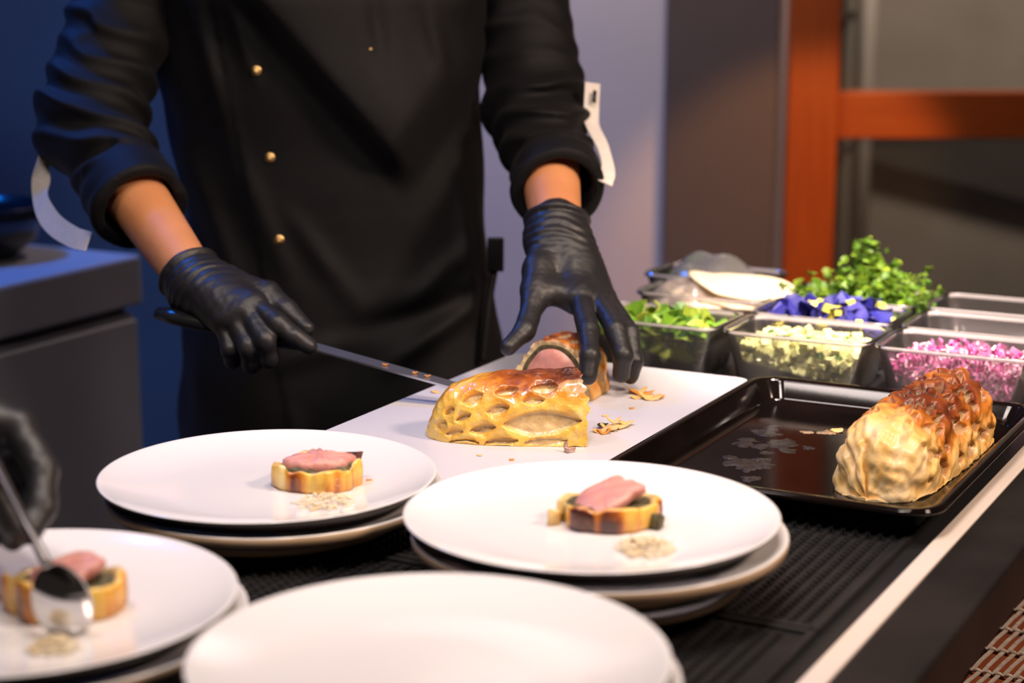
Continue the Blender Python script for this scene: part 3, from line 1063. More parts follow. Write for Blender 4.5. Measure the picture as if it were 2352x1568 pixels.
for i, (x, y, s, m) in enumerate([(0.092, 1.745, 0.004, 'crumb'), (0.000, 1.585, 0.003, 'crumbdark'), (0.120, 1.775, 0.003, 'crumbdark'), (-0.078, 1.845, 0.006, 'crumb'), (-0.03, 1.60, 0.003, 'crumb'),
                                  (-0.01, 1.93, 0.004, 'crumb')]):
    put_flake(x, y, ZB, s, 90 + i, 'tiny lone pastry crumb on the open board', GF, m, 0.3)


def chunk(c, s, seed, sq=(1, 1, 1)):
    r_ = np.random.RandomState(seed)
    v, f = box(-1, 1, -1, 1, 0, 1.6)
    v = v * s * np.array(sq) * (1 + r_.uniform(-0.35, 0.25, v.shape))
    a = r_.uniform(0, 6)
    v[:, :2] = v[:, :2] @ np.array([[math.cos(a), math.sin(a)], [-math.sin(a), math.cos(a)]])
    v[:, 2] -= v[:, 2].min()
    return v + np.array(c), f


MT['morsel'] = mat('meat_crumb', (0.40, 0.22, 0.16), (0.72, 0.52, 0.42), 300, 0.5, rough=0.5)
single('meat_crumb', joinvf([chunk((0.0525, 1.612, ZB), 0.0042, 2, (1.2, 0.8, 0.8)), chunk((0.0490, 1.614, ZB + 0.003), 0.0026, 5, (0.7, 0.7, 1.6))]), MT['morsel'],
       'small brown and pink meat crumb on the board by the cut wellington', 'crumb', (0.0525, 1.612, ZB), smooth=False, bevel=0.0008)

# ------------------------------------------------------------------ slices on the plates
def slice_(cx, cy, z, label, seed, Rr=0.036, ht=0.021, squash=0.86, rot=0.0, meat='dome', burnt=0.6, flap=False):
    t_ = thing('wellington_slice', label, 'beef wellington', (cx, cy, z), rot)
    n = 96
    a = np.linspace(0, 2 * PI, n, endpoint=False)
    k = 1 + 0.10 * noise3(np.cos(a) * 2 + seed, np.sin(a) * 2, a * 0, 1.5, seed) + 0.035 * noise3(np.cos(a) * 6, np.sin(a) * 6, a * 0, 2.0, seed + 1) + 0.025 * np.sin(a * 9 + seed + 2 * np.sin(a))

    def ring(r, zz, kk=None):
        kk = k if kk is None else kk
        return np.stack([r * kk * np.cos(a), r * kk * np.sin(a) * squash, zz if np.ndim(zz) else np.full(n, zz)], 1)
    wob = ht * (1 + 0.22 * noise3(np.cos(a) * 2, np.sin(a) * 2, a * 0, 1.6, seed + 2))
    ki = 1 + 0.05 * noise3(np.cos(a) * 2 + seed, np.sin(a) * 2, a * 0, 2.2, seed + 5)
    loops = [ring(Rr * 0.93, 0.0), ring(Rr, 0.002), ring(Rr * 1.01, wob * 0.5), ring(Rr * 0.995, wob * 0.9), ring(Rr * 0.95, wob), ring(Rr * 0.89, wob * 0.98, ki), ring(Rr * 0.86, wob * 0.8, ki), ring(Rr * 0.84, 0.003, ki)]
    br = 0.52 + 0.34 * noise3(np.cos(a) * 1.5, np.sin(a) * 1.5, a * 0, 2.0, seed + 7) + 0.22 * noise3(np.cos(a) * 5, np.sin(a) * 5, a * 0, 2.4, seed + 4) + burnt * np.exp(-((np.angle(np.exp(1j * (a + 2.2)))) / 0.22) ** 2)
    attr = np.vstack([np.stack([np.clip(br * g, 0.05, 1), np.full(n, sm), a * 0], 1) for g, sm in ((1, 1), (1.1, 1), (1.0, 1), (0.9, 1), (0.4, 1), (0.25, 0.3), (0.2, 0.1), (0.2, 0.1))])
    part('pastry_ring', loft(loops, True), MT['pastry'], t_, True, attr)
    kd = 1 + 0.08 * noise3(np.cos(a) * 3, np.sin(a) * 3, a * 0, 2, seed + 9)
    wd = ht * (0.93 + 0.08 * noise3(np.cos(a) * 4, np.sin(a) * 4, a * 0, 2, seed + 1))
    part('mushroom_layer', loft([ring(Rr * 0.87, 0.002, ki), ring(Rr * 0.87, wd * 0.9, ki), ring(Rr * 0.82, wd, ki), ring(Rr * 0.62, wd * 0.95, kd), ring(Rr * 0.3, ht * 0.8)], True, True, True), MT['dux'], t_)
    km = 1 + 0.15 * noise3(np.cos(a) * 2 + 3, np.sin(a) * 2, a * 0, 2, seed + 3)
    hm = ht * 1.10
    if meat == 'dome':
        loops = [ring(Rr * 0.60, ht * 0.3, km), ring(Rr * 0.76, ht * 0.85, km), ring(Rr * 0.75, hm * 1.0, km), ring(Rr * 0.66, hm * 1.10 + 0.0012 * noise3(np.cos(a) * 3, np.sin(a) * 3, a * 0, 3), km),
                 ring(Rr * 0.35, hm * 1.16 + 0.0016 * noise3(np.cos(a) * 3, np.sin(a) * 3, a * 0, 3, 4)), ring(Rr * 0.08, hm * 1.15)]
        V, F = loft(loops, True, True, True)
        V[:, 1] += 0.003
    else:  # a slab leaning up at the back right
        loops = [ring(Rr * 0.60, 0.0, km), ring(Rr * 0.69, 0.002, km), ring(Rr * 0.70, 0.0065, km), ring(Rr * 0.66, 0.0082, km), ring(Rr * 0.35, 0.0086 + 0.0007 * noise3(np.cos(a) * 3, np.sin(a) * 3, a * 0, 3)), ring(Rr * 0.05, 0.0088)]
        V, F = loft(loops, True, True, True)
        Mx = np.array(Matrix.Rotation(R(16), 3, 'X') @ Matrix.Rotation(R(-16), 3, 'Y'))
        V = V @ Mx.T + np.array([0.001, 0.004, ht * 0.86])
    part('meat', (V, F), MT['meat'], t_)
    if flap:
        an = R(50)
        v_, f_ = chunk((Rr * 0.72, Rr * 0.48, ht * 0.75), 0.006, seed, (1.3, 0.8, 1.0))
        part('charred_corner', (v_, f_), MT['burnt'], t_, False, bevel=0.001)
    return t_


MT['burnt'] = mat('charred_crust', (0.035, 0.008, 0.004), (0.16, 0.04, 0.012), 150, 0.4, rough=0.4)
slice_(PA[0] + 0.042, PA[1] + 0.000, zA, 'wellington slice with domed pink meat on the plate beside the cutting board', 2, 0.0365, 0.0200, 0.80, R(0), 'dome', 0.35, True)
sB = slice_(PB[0] + 0.013, PB[1] + 0.009, zB, 'wellington slice with a tilted slab of pink meat and a charred side', 6, 0.0375, 0.0165, 0.80, 0.0, 'slab', 0.75)
v_, f_ = chunk((-0.041, -0.004, 0), 0.0062, 31, (0.8, 1.1, 1.25))
part('pastry_lug', (v_, f_), MT['crumb'], sB, True, bevel=0.002)
v_, f_ = chunk((0.034, -0.014, 0), 0.0065, 34, (1.0, 1.0, 1.0))
part('mushroom_spill', (v_, f_), MT['dux'], sB, True, bevel=0.002)
sC = slice_(PC[0] + 0.028, PC[1] + 0.004, zC, 'wellington slice half hidden behind the spoon', 9, 0.0375, 0.022, 0.78, 0.0, 'slab', 0.4)


def shreds(cx, cy, z, rx, ry, n, seed, label):
    r_ = random.Random(seed)
    lst = []
    for i in range(n):
        an, k = r_.uniform(0, 6.28), math.sqrt(r_.random())
        x, y = cx + rx * k * math.cos(an), cy + ry * k * math.sin(an)
        zz = z + r_.uniform(0.0008, 0.0012 + 0.007 * (1 - k))
        L = r_.uniform(0.004, 0.010)
        d = r_.uniform(0, 6.28)
        ts = np.linspace(-0.5, 0.5, 4)
        cu = r_.uniform(-0.35, 0.35)
        p = np.stack([x + L * ts * math.cos(d) - L * cu * (ts ** 2) * math.sin(d) * 2, y + L * ts * math.sin(d) + L * cu * ts ** 2 * math.cos(d) * 2,
                      zz + L * 0.25 * r_.uniform(-1, 1) * ts + 0.0006], 1)
        p[:, 2] = np.maximum(p[:, 2], z + 0.0006)
        lst.append(tube(p, r_.uniform(0.0005, 0.0010), 4))
    return single('cheese_shreds', joinvf(lst), MT['shred'], label, 'grated cheese', (cx, cy, z), kind='stuff')


shreds(PA[0] + 0.052, PA[1] - 0.055, zA + 0.0008, 0.024, 0.022, 90, 1, 'pale grated shreds in front of the domed slice')
shreds(PB[0] + 0.036, PB[1] - 0.057, zB + 0.0008, 0.020, 0.022, 130, 2, 'pale grated shreds in front of the tilted slab slice')
shreds(PC[0] + 0.038, PC[1] - 0.066, zC + 0.0008, 0.015, 0.014, 80, 3, 'pale grated shreds under the spoon tip')
put_flake(PA[0] + 0.083, PA[1] + 0.012, zA + 0.0004, 0.003, 99, 'tiny brown crumb on the plate beside the cutting board', None, 'crumbdark', 0.2)

# ------------------------------------------------------------------ clear tubs of garnish
TW, TD, TH = 0.171, 0.113, 0.060


def tub_parts(t_, lid=False):
    def rr(w, d, r, z):
        return rrect(w, d, r, z, 5)
    outer = [rr(0.138, 0.082, 0.014, 0.0), rr(0.142, 0.086, 0.016, 0.002), rr(0.163, 0.106, 0.018, 0.055)]
    inner = [rr(0.1615, 0.1045, 0.0175, 0.055), rr(0.1405, 0.0845, 0.0155, 0.0028), rr(0.1365, 0.0805, 0.0135, 0.0010)]
    part('shell', loft(outer, True, True, False), MT['plastic'], t_)
    part('inner_wall', loft(inner, True, False, True), MT['plastic_in'], t_)
    rimp = [rr(0.1615, 0.1045, 0.0175, 0.055), rr(0.1615, 0.1045, 0.0175, 0.0585), rr(0.163, 0.106, 0.018, 0.060), rr(0.170, 0.112, 0.020, 0.060), rr(0.171, 0.113, 0.020, 0.058),
            rr(0.1705, 0.1125, 0.020, 0.0555), rr(0.163, 0.106, 0.018, 0.055)]
    part('rim', loft(rimp, True), MT['plasticrim'], t_)


tub0 = None


def tub(u, v, label, rot=0.0):
    global tub0
    loc = uv(u, v, ZC)
    if tub0 is None:
        tub0 = thing('plastic_tub', label, 'container', loc, -AZ + rot, 'clear tubs of garnish')
        tub_parts(tub0)
        return tub0
    return copy_tree(tub0, loc, -AZ + rot, label, 'clear tubs of garnish')


U1, U2, U3 = 1.934, 2.051, 2.170
V1, V2, V3 = -0.817, -0.6405, -0.466
tub(U1, V1, 'clear plastic tub of chopped green leaves next to the gloved hand')
tub(U1, V2, 'clear plastic tub of diced cucumber')
tub(U1, V3, 'clear plastic tub of chopped red onion touching the tray corner')
tub(U2, V2 - 0.010, 'clear plastic tub of blue petals and yellow bits')
tub(U2, V3 - 0.004, 'clear plastic tub with only a little onion in front of the empty tub')
tub(U2 + 0.06, V1 - 0.008, 'clear plastic tub under the pale flatbread')
tub(U3, V2 - 0.016, 'clear plastic tub overflowing with parsley')
tub(U3 + 0.065, V1 - 0.052, 'clear plastic tub of green herbs under crumpled film')
tub(U2 - 0.012, V3 + 0.176, 'clear plastic tub of pink onion at the end of the row')
et = tub(U3 + 0.008, V3 - 0.012, 'empty clear plastic tub behind the onion tub')


def fill(u, v, n, fn, name, m, label, cat, seed, zt=0.042, spread=(0.066, 0.040), z0=0.004, mound=0.006):
    """loose pieces lying in a tub, one mesh"""
    r_ = random.Random(seed)
    V, F, A, k = [], [], [], 0
    for i in range(n):
        f_ = r_.random()
        z = z0 + (zt - z0) * (f_ ** 0.75)
        ex = 0.80 + 0.20 * z / 0.055
        x, y = r_.uniform(-1, 1) * spread[0] * ex, r_.uniform(-1, 1) * spread[1] * ex
        z += mound * (1 - (x / spread[0]) ** 2) * f_
        vv, ff, tone = fn(r_)
        vv = np.asarray(vv) + [x, y, z]
        V.append(vv)
        F += [tuple(j + k for j in q) for q in ff]
        A.append(np.tile([tone, 1, 0], (len(vv), 1)))
        k += len(vv)
    V = np.vstack(V)
    V[:, 2] = np.maximum(V[:, 2], 0.0025)      # pieces rest against the tub's floor and walls
    q = np.minimum(V[:, 2], 0.058) / 0.055
    inside = V[:, 2] < 0.061
    V[:, 0] = np.where(inside, np.clip(V[:, 0], -0.0685 - 0.0105 * q, 0.0685 + 0.0105 * q), V[:, 0])
    V[:, 1] = np.where(inside, np.clip(V[:, 1], -0.0405 - 0.0100 * q, 0.0405 + 0.0100 * q), V[:, 1])
    W_ = np.array([uv(u + p[1], v + p[0], ZC + p[2]) for p in V])
    return single(name, (W_, F), MT[m], label, cat, uv(u, v, ZC + z0), smooth=False, attr=np.vstack(A), kind='stuff')


def rotm(r_):
    return np.array(Matrix.Rotation(r_.uniform(0, 6.3), 3, 'Z') @ Matrix.Rotation(r_.uniform(0, 6.3), 3, 'X'))


def p_cube(s0, s1, tonefn):
    def fn(r_):
        v, f = box(-1, 1, -1, 1, -1, 1)
        s = r_.uniform(s0, s1)
        v = v * s * np.array([r_.uniform(0.8, 1.3), r_.uniform(0.7, 1.1), r_.uniform(0.6, 1.0)])
        return v @ rotm(r_).T, f, tonefn(r_)
    return fn


def p_arc(r_):
    """curved sliver of onion"""
    n = 5
    rr = r_.uniform(0.007, 0.012)
    w_ = r_.uniform(0.003, 0.006)
    an = np.linspace(-0.6, 0.6, n)
    p = np.stack([rr * np.cos(an) - rr, rr * np.sin(an), an * 0], 1)
    v, f = ribbon(p, [w_] * n, [(0, 0, 1)] * n, 0.0022)
    return v @ rotm(r_).T, f, r_.random()


def p_leaf(size, thick=0.0006):
    def fn(r_):
        s = r_.uniform(0.6, 1.2) * size
        xs = np.linspace(-1, 1, 5)
        wd = s * 0.45 * np.array([0.15, 0.8, 1.0, 0.75, 0.1])
        p = np.stack([xs * s * 0.5, 0.12 * s * np.sin(xs * 3 + r_.uniform(0, 6)), 0.15 * s * xs ** 2], 1)
        v, f = ribbon(p, wd * 2, [(0, 1, 0.3)] * 5, thick)
        return v @ rotm(r_).T, f, r_.random()
    return fn


fill(U1, V1, 280, p_leaf(0.026), 'chopped_leaves', 'greens', 'chopped green leaves in the tub next to the gloved hand', 'greens', 1, 0.052, (0.072, 0.045), 0.006, 0.010)
fill(U1, V2, 950, p_cube(0.0034, 0.0050, lambda r_: r_.choice((0.1, 0.2, 0.3, 0.4, 0.5, 0.6, 0.9, 0.2, 0.3, 0.5))), 'diced_cucumber', 'cucumber', 'pale diced cucumber filling a clear tub', 'cucumber', 2, 0.041, (0.073, 0.046), 0.005, 0.010)
fill(U1, V3, 820, p_arc, 'chopped_onion', 'onion', 'chopped red onion in the tub touching the tray corner', 'onion', 3, 0.042, (0.072, 0.046), 0.006, 0.012)
fill(U2 - 0.012, V3 + 0.176, 380, p_arc, 'chopped_onion', 'onion', 'chopped red onion in the tub at the end of the row', 'onion', 4, 0.050, (0.068, 0.041), 0.006, 0.012)
fill(U2, V3 - 0.004, 130, p_arc, 'chopped_onion', 'onion', 'thin layer of chopped red onion in front of the empty tub', 'onion', 5, 0.022, (0.060, 0.036), 0.006, 0.010)
fill(U2, V2 - 0.010, 260, p_leaf(0.030), 'blue_petals', 'petal', 'deep blue flower petals heaped in a clear tub', 'petals', 6, 0.058, (0.066, 0.040), 0.006, 0.010)
fill(U2, V2 - 0.010, 60, p_cube(0.004, 0.006, lambda r_: 0.5), 'yellow_bits', 'yellowbit', 'small yellow bits scattered among the blue petals', 'garnish', 7, 0.060, (0.070, 0.042), 0.010, 0.010)
fill(U3 + 0.065, V1 - 0.052, 170, p_leaf(0.022), 'green_herbs', 'greens', 'green herbs in the tub under crumpled film', 'herbs', 8, 0.050, (0.064, 0.038), 0.006, 0.006)


# parsley heap with a tall sprig
def parsley():
    r_ = random.Random(21)
    V, F, A, k = [], [], [], 0

    def add(vf_, tone):
        nonlocal k
        v_, f_ = vf_
        V.append(v_)
        F.extend([tuple(j + k for j in q) for q in f_])
        A.append(np.tile([tone, 1, 0], (len(v_), 1)))
        k += len(v_)

    def sprig(base, tip, nl, spread):
        base, tip = np.array(base), np.array(tip)
        bend = np.array([r_.uniform(-0.01, 0.01), r_.uniform(-0.01, 0.01), 0.004])
        p = np.array([base + (tip - base) * t + bend * math.sin(PI * t) for t in np.linspace(0, 1, 5)])
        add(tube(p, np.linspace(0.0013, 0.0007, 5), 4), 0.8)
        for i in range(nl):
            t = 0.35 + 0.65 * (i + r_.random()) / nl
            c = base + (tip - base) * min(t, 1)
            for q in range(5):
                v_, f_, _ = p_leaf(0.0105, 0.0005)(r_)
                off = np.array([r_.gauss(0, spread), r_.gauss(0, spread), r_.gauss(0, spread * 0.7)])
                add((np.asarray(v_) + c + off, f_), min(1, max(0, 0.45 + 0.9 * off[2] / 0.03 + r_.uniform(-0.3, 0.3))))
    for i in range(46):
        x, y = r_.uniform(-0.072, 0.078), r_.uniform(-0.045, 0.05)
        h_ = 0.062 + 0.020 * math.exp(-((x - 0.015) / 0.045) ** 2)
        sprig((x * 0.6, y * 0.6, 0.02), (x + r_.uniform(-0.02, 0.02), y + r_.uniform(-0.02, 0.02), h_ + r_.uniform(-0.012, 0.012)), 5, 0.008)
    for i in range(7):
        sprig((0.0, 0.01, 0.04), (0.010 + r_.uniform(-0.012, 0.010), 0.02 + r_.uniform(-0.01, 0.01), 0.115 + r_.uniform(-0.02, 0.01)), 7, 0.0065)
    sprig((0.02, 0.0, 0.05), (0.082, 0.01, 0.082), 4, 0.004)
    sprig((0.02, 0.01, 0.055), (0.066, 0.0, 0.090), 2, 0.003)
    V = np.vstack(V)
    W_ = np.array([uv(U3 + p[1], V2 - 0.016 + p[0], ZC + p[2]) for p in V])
    single('parsley_bunch', (W_, F), MT['parsley'], 'leafy green parsley heaped up with one tall sprig', 'parsley', uv(U3, V2 - 0.016, ZC + 0.01), smooth=False, attr=np.vstack(A), kind='stuff')


parsley()

# flatbreads heaped in the middle tub
def flatbread(u, v, z, rad, fold, tilt, label, seed, rot=0.0):
    n, m_ = 40, 9
    V = []
    for q, zz in ((1, 0.004), (-1, 0.0)):
        for i in range(m_):
            r_ = rad * i / (m_ - 1)
            for j in range(n):
                a_ = 2 * PI * j / n
                rr = r_ * (1 + 0.04 * math.sin(3 * a_ + seed))
                x, y = rr * math.cos(a_), rr * math.sin(a_) * 0.72
                th_ = (0.0065 * (1 - (r_ / rad) ** 4) + 0.001) * q
                zf = fold * max(0, -x - rad * 0.55) * 1.6 + 0.0015 * math.sin(x * 60 + seed)
                V.append((x, y, zf + th_))
    F = []
    for s_ in (0, 1):
        b = s_ * n * m_
        for i in range(m_ - 1):
            for j in range(n):
                q_ = (b + i * n + j, b + i * n + (j + 1) % n, b + (i + 1) * n + (j + 1) % n, b + (i + 1) * n + j)
                F.append(q_ if s_ == 0 else q_[::-1])
    for j in range(n):
        F.append(((m_ - 1) * n + j, (m_ - 1) * n + (j + 1) % n, n * m_ + (m_ - 1) * n + (j + 1) % n, n * m_ + (m_ - 1) * n + j))
    V = np.array(V) @ np.array(Matrix.Rotation(R(8), 3, 'X') @ Matrix.Rotation(tilt, 3, 'Y')).T
    V = V @ np.array(Matrix.Rotation(rot, 3, 'Z')).T
    base = uv(u, v, z)
    single('flatbread', (V + np.array(base), F), MT['bread'], label, 'bread', base, 'flatbreads heaped in a tub')


flatbread(U2 + 0.06, V1 - 0.008, ZC + 0.040, 0.070, 0.0, 0.0, 'pale flatbread lying lowest in its tub', 1)
flatbread(U2 + 0.058, V1 + 0.012, ZC + 0.053, 0.073, 0.02, R(2), 'pale flatbread lying across the tub rim between its neighbours', 2)
flatbread(U2 + 0.065, V1 + 0.030, ZC + 0.066, 0.066, 0.3, R(2), 'folded pale flatbread on top of the bread heap', 4)


def film(u, v, z, rx, ry, label, seed):
    n, m_ = 36, 12
    a_ = np.linspace(0, 2 * PI, n, endpoint=False)
    loops = []
    for i in range(m_):
        q = 1 - i / (m_ - 1)
        x, y = rx * q * np.cos(a_), ry * q * np.sin(a_)
        zz = 0.035 * (1 - q ** 2) + 0.006 * noise3(x * 60, y * 60, x * 0, 1, seed)
        W_ = np.array([uv(u + yy, v + xx, z + z_) for xx, yy, z_ in zip(x, y, zz)])
        loops.append(W_)
    top = np.vstack(loops)
    v_, f_ = loft(loops, True, False, True)
    return single('crumpled_film', (v_, f_), MT['film_clear'], label, 'plastic film', uv(u, v, z))


film(U3 + 0.065, V1 - 0.052, ZC + 0.052, 0.070, 0.045, 'crumpled clear film over the green herbs', 3)
film(U2 + 0.035, V1 - 0.030, ZC + 0.045, 0.060, 0.040, 'crumpled clear film wrapped around the flatbreads', 6)

#CHEF
# ------------------------------------------------------------------ the chef
def union(X, prims, k):
    D = None
    for a, b, ra, rb in prims:
        d = cap(X, a, b, ra, rb)
        D = d if D is None else (smin(D, d, k) if k else np.minimum(D, d))
    return D


def glove_fn(J, fingers, thumb, wr=0.029, cuff_dir=None, seed=0, palm_r=0.0205, fr=(0.0112, 0.0104, 0.0092), web=False):
    """J: joint dict. palm from wrist to knuckles, then separate fingers and a thumb"""
    wrist = np.array(J['wrist'])
    cdir = np.array(cuff_dir, float)
    cdir /= np.linalg.norm(cdir)

    def fn(X):
        D = cap(X, wrist, wrist - cdir * 0.008, wr, wr)
        mid = np.mean([J[q + '0'] for q in fingers], axis=0)
        D = smin(D, cap(X, wrist - cdir * 0.02, wrist * 0.45 + mid * 0.55, wr * 0.92, palm_r * 1.15), 0.02)
        for q in fingers:
            D = smin(D, cap(X, wrist * 0.75 + np.array(J[q + '0']) * 0.25, J[q + '0'], palm_r, 0.0128), 0.016)
        T = cap(X, wrist * 0.6 + np.array(J[thumb + '0']) * 0.4, J[thumb + '0'], 0.019, 0.0175)
        T = smin(T, cap(X, J[thumb + '0'], J[thumb + '1'], 0.0175, 0.0125), 0.012)
        T = smin(T, cap(X, J[thumb + '1'], J[thumb + '2'], 0.0122, 0.0115), 0.004)
        T = smin(T, cap(X, J[thumb + '2'], J[thumb + '3'], 0.0115, 0.0088), 0.004)
        D = smin(D, T, 0.014)
        if web:
            t01 = np.array(J[thumb + '0']) * 0.45 + np.array(J[thumb + '1']) * 0.55
            D = smin(D, cap(X, t01, J[fingers[0] + '0'], 0.009, 0.012), 0.022)
        for i, q in enumerate(fingers):
            s = (0.98, 1.0, 0.97, 0.86)[i]
            G = cap(X, J[q + '0'], J[q + '1'], fr[0] * 1.12 * s, fr[0] * s)
            G = smin(G, cap(X, J[q + '1'], J[q + '2'], fr[0] * s, fr[1] * s), 0.004)
            G = smin(G, cap(X, J[q + '2'], J[q + '3'], fr[1] * s, fr[2] * s), 0.004)
            D = smin(D, G, 0.0035)
        # rolled cuff bead and wrist creases
        pa = (X - wrist) @ cdir
        rad = np.sqrt(np.maximum(((X - wrist) ** 2).sum(-1) - pa ** 2, 0))
        bead = np.sqrt((rad - wr * 1.02) ** 2 + (pa - 0.010) ** 2) - 0.0034
        D = smin(D, bead, 0.004)
        x, y, z = X[..., 0], X[..., 1], X[..., 2]
        near = np.exp(-((pa + 0.018) / 0.022) ** 2)
        D = D + near * 0.0008 * np.sin(pa * 620 + 3.0 * noise3(x, y, z, 55, seed))
        D = D + 0.0006 * noise3(x, y, z, 90, seed + 4) + 0.0002 * noise3(x, y, z, 330, seed + 2)
        return D
    return fn


def bounds(J, m=0.045):
    a = np.array(list(J.values()))
    return a.min(0) - m, a.max(0) + m


LHJ = dict(wrist=(0.0490, 1.985, 1.050),
           t0=(0.0300, 1.930, 1.014), t1=(0.0215, 1.885, 0.984), t2=(0.0130, 1.852, 0.963), t3=(-0.0040, 1.830, 0.951),
           i0=(0.0720, 1.900, 0.988), i1=(0.0785, 1.836, 0.968), i2=(0.0785, 1.803, 0.948), i3=(0.0770, 1.795, 0.929),
           m0=(0.0890, 1.912, 0.989), m1=(0.1070, 1.845, 0.966), m2=(0.1130, 1.822, 0.944), m3=(0.1120, 1.824, 0.924),
           r0=(0.1000, 1.932, 0.983), r1=(0.1230, 1.873, 0.956), r2=(0.1260, 1.850, 0.932), r3=(0.1230, 1.850, 0.916),
           p0=(0.1040, 1.955, 0.972), p1=(0.1265, 1.908, 0.946), p2=(0.1290, 1.893, 0.926), p3=(0.1260, 1.890, 0.911))
RHJ = dict(wrist=(-0.3400, 1.918, 1.006),
           t0=(-0.2960, 1.903, 1.000), t1=(-0.2560, 1.892, 0.996), t2=(-0.2360, 1.878, 0.980), t3=(-0.2130, 1.862, 0.964),
           i0=(-0.2680, 1.862, 0.990), i1=(-0.2400, 1.836, 0.974), i2=(-0.2240, 1.830, 0.963), i3=(-0.2080, 1.828, 0.953),
           m0=(-0.2740, 1.855, 0.982), m1=(-0.2520, 1.828, 0.958), m2=(-0.2500, 1.836, 0.938), m3=(-0.2560, 1.858, 0.935),
           r0=(-0.2860, 1.855, 0.976), r1=(-0.2700, 1.832, 0.950), r2=(-0.2690, 1.842, 0.932), r3=(-0.2760, 1.864, 0.933),
           p0=(-0.3000, 1.860, 0.972), p1=(-0.2900, 1.842, 0.946), p2=(-0.2900, 1.854, 0.932), p3=(-0.2960, 1.874, 0.936))

chef = thing('person', 'person in black double-breasted chef jacket and black gloves slicing at the board', 'person', (-0.23, 2.27, 0.0))
SHL, ELL, CUL, WRL = (-0.006, 2.350, 1.405), (0.030, 2.240, 1.160), (0.0525, 2.068, 1.085), LHJ['wrist']
SHR, ELR, CUR, WRR = (-0.440, 2.300, 1.405), (-0.490, 2.130, 1.150), (-0.413, 2.010, 1.072), RHJ['wrist']


def cpt(name, vf, m, smooth=True, bevel=0):
    return part(name, vf, MT[m], chef, smooth, loc=chef.location, bevel=bevel)


def body_fn(X):
    D = cap(X, (-0.22, 2.29, 0.95), (-0.23, 2.29, 1.30), 0.105, 0.125)
    D = smin(D, cap(X, SHR, SHL, 0.060, 0.060), 0.08)
    D = smin(D, cap(X, (-0.23, 2.29, 1.38), (-0.23, 2.26, 1.52), 0.062, 0.055), 0.04)
    h = smin(cap(X, (-0.23, 2.255, 1.645), (-0.23, 2.285, 1.665), 0.088, 0.090), cap(X, (-0.23, 2.235, 1.555), (-0.23, 2.225, 1.575), 0.050, 0.060), 0.05)
    h = smin(h, cap(X, (-0.23, 2.165, 1.640), (-0.23, 2.150, 1.608), 0.011, 0.016), 0.015)
    for s in (-1, 1):
        h = smin(h, cap(X, (-0.23 + s * 0.088, 2.265, 1.645), (-0.23 + s * 0.092, 2.27, 1.605), 0.013, 0.010), 0.008)
        h = smax(h, -cap(X, (-0.23 + s * 0.034, 2.150, 1.640), (-0.23 + s * 0.034, 2.165, 1.640), 0.015, 0.012), 0.012)
    h = smin(h, cap(X, (-0.252, 2.168, 1.572), (-0.208, 2.168, 1.572), 0.008, 0.008), 0.008)
    D = smin(D, h, 0.03)
    for sh, el, cu, wr, rr in ((SHL, ELL, CUL, WRL, 0.0300), (SHR, ELR, CUR, WRR, 0.0290)):
        D = smin(D, cap(X, sh, el, 0.050, 0.040), 0.03)
        mid = np.array(cu) * 0.5 + np.array(el) * 0.5
        D = smin(D, cap(X, el, mid, 0.038, 0.0375), 0.02)
        D = smin(D, cap(X, mid, wr, 0.0375, rr * 0.92), 0.02)
    return D


cpt('body', nets(body_fn, (-0.62, 1.86, 0.80), (0.14, 2.46, 1.80), 0.006), 'skin')


def hair_fn(X):
    D = cap(X, (-0.23, 2.275, 1.665), (-0.23, 2.295, 1.670), 0.096, 0.096)
    return smax(D, -cap(X, (-0.23, 2.16, 1.60), (-0.23, 2.21, 1.56), 0.082, 0.09), 0.01) + 0.002 * noise3(X[..., 0], X[..., 1], X[..., 2], 140)


cpt('hair', nets(hair_fn, (-0.35, 2.14, 1.50), (-0.11, 2.42, 1.79), 0.006), 'hair')

# jacket body: section ellipses down the height, with drapes on the front
TZ = np.array([0.60, 0.752, 0.877, 0.966, 1.049, 1.184, 1.289, 1.38, 1.44, 1.50])
TX = np.array([-0.208, -0.210, -0.213, -0.220, -0.222, -0.240, -0.238, -0.232, -0.23, -0.23])
TWd = np.array([0.225, 0.215, 0.202, 0.190, 0.187, 0.196, 0.205, 0.200, 0.13, 0.062])
TDp = np.array([0.155, 0.150, 0.140, 0.128, 0.122, 0.122, 0.125, 0.115, 0.085, 0.060])
# drape ridges on the jacket front: x0,z0,x1,z1,width,amp
DRAPES = [(-0.372, 1.29, -0.330, 1.13, 0.012, 0.008), (-0.330, 1.30, -0.300, 1.20, 0.010, 0.006), (-0.335, 1.13, -0.262, 0.96, 0.016, 0.008),
          (-0.385, 1.10, -0.320, 0.93, 0.016, 0.007), (-0.270, 1.05, -0.180, 0.93, 0.014, 0.006), (-0.05, 1.00, -0.13, 0.93, 0.012, 0.008),
          (-0.045, 0.93, -0.15, 0.86, 0.012, 0.009), (-0.06, 1.06, -0.045, 0.90, 0.010, 0.008), (-0.20, 0.90, -0.06, 0.935, 0.016, -0.010),
          (-0.30, 0.86, -0.18, 0.90, 0.015, 0.008), (-0.10, 1.29, -0.075, 1.19, 0.012, 0.006), (-0.16, 1.30, -0.15, 1.22, 0.010, -0.006), (-0.26, 0.80, -0.25, 0.66, 0.012, 0.008)]


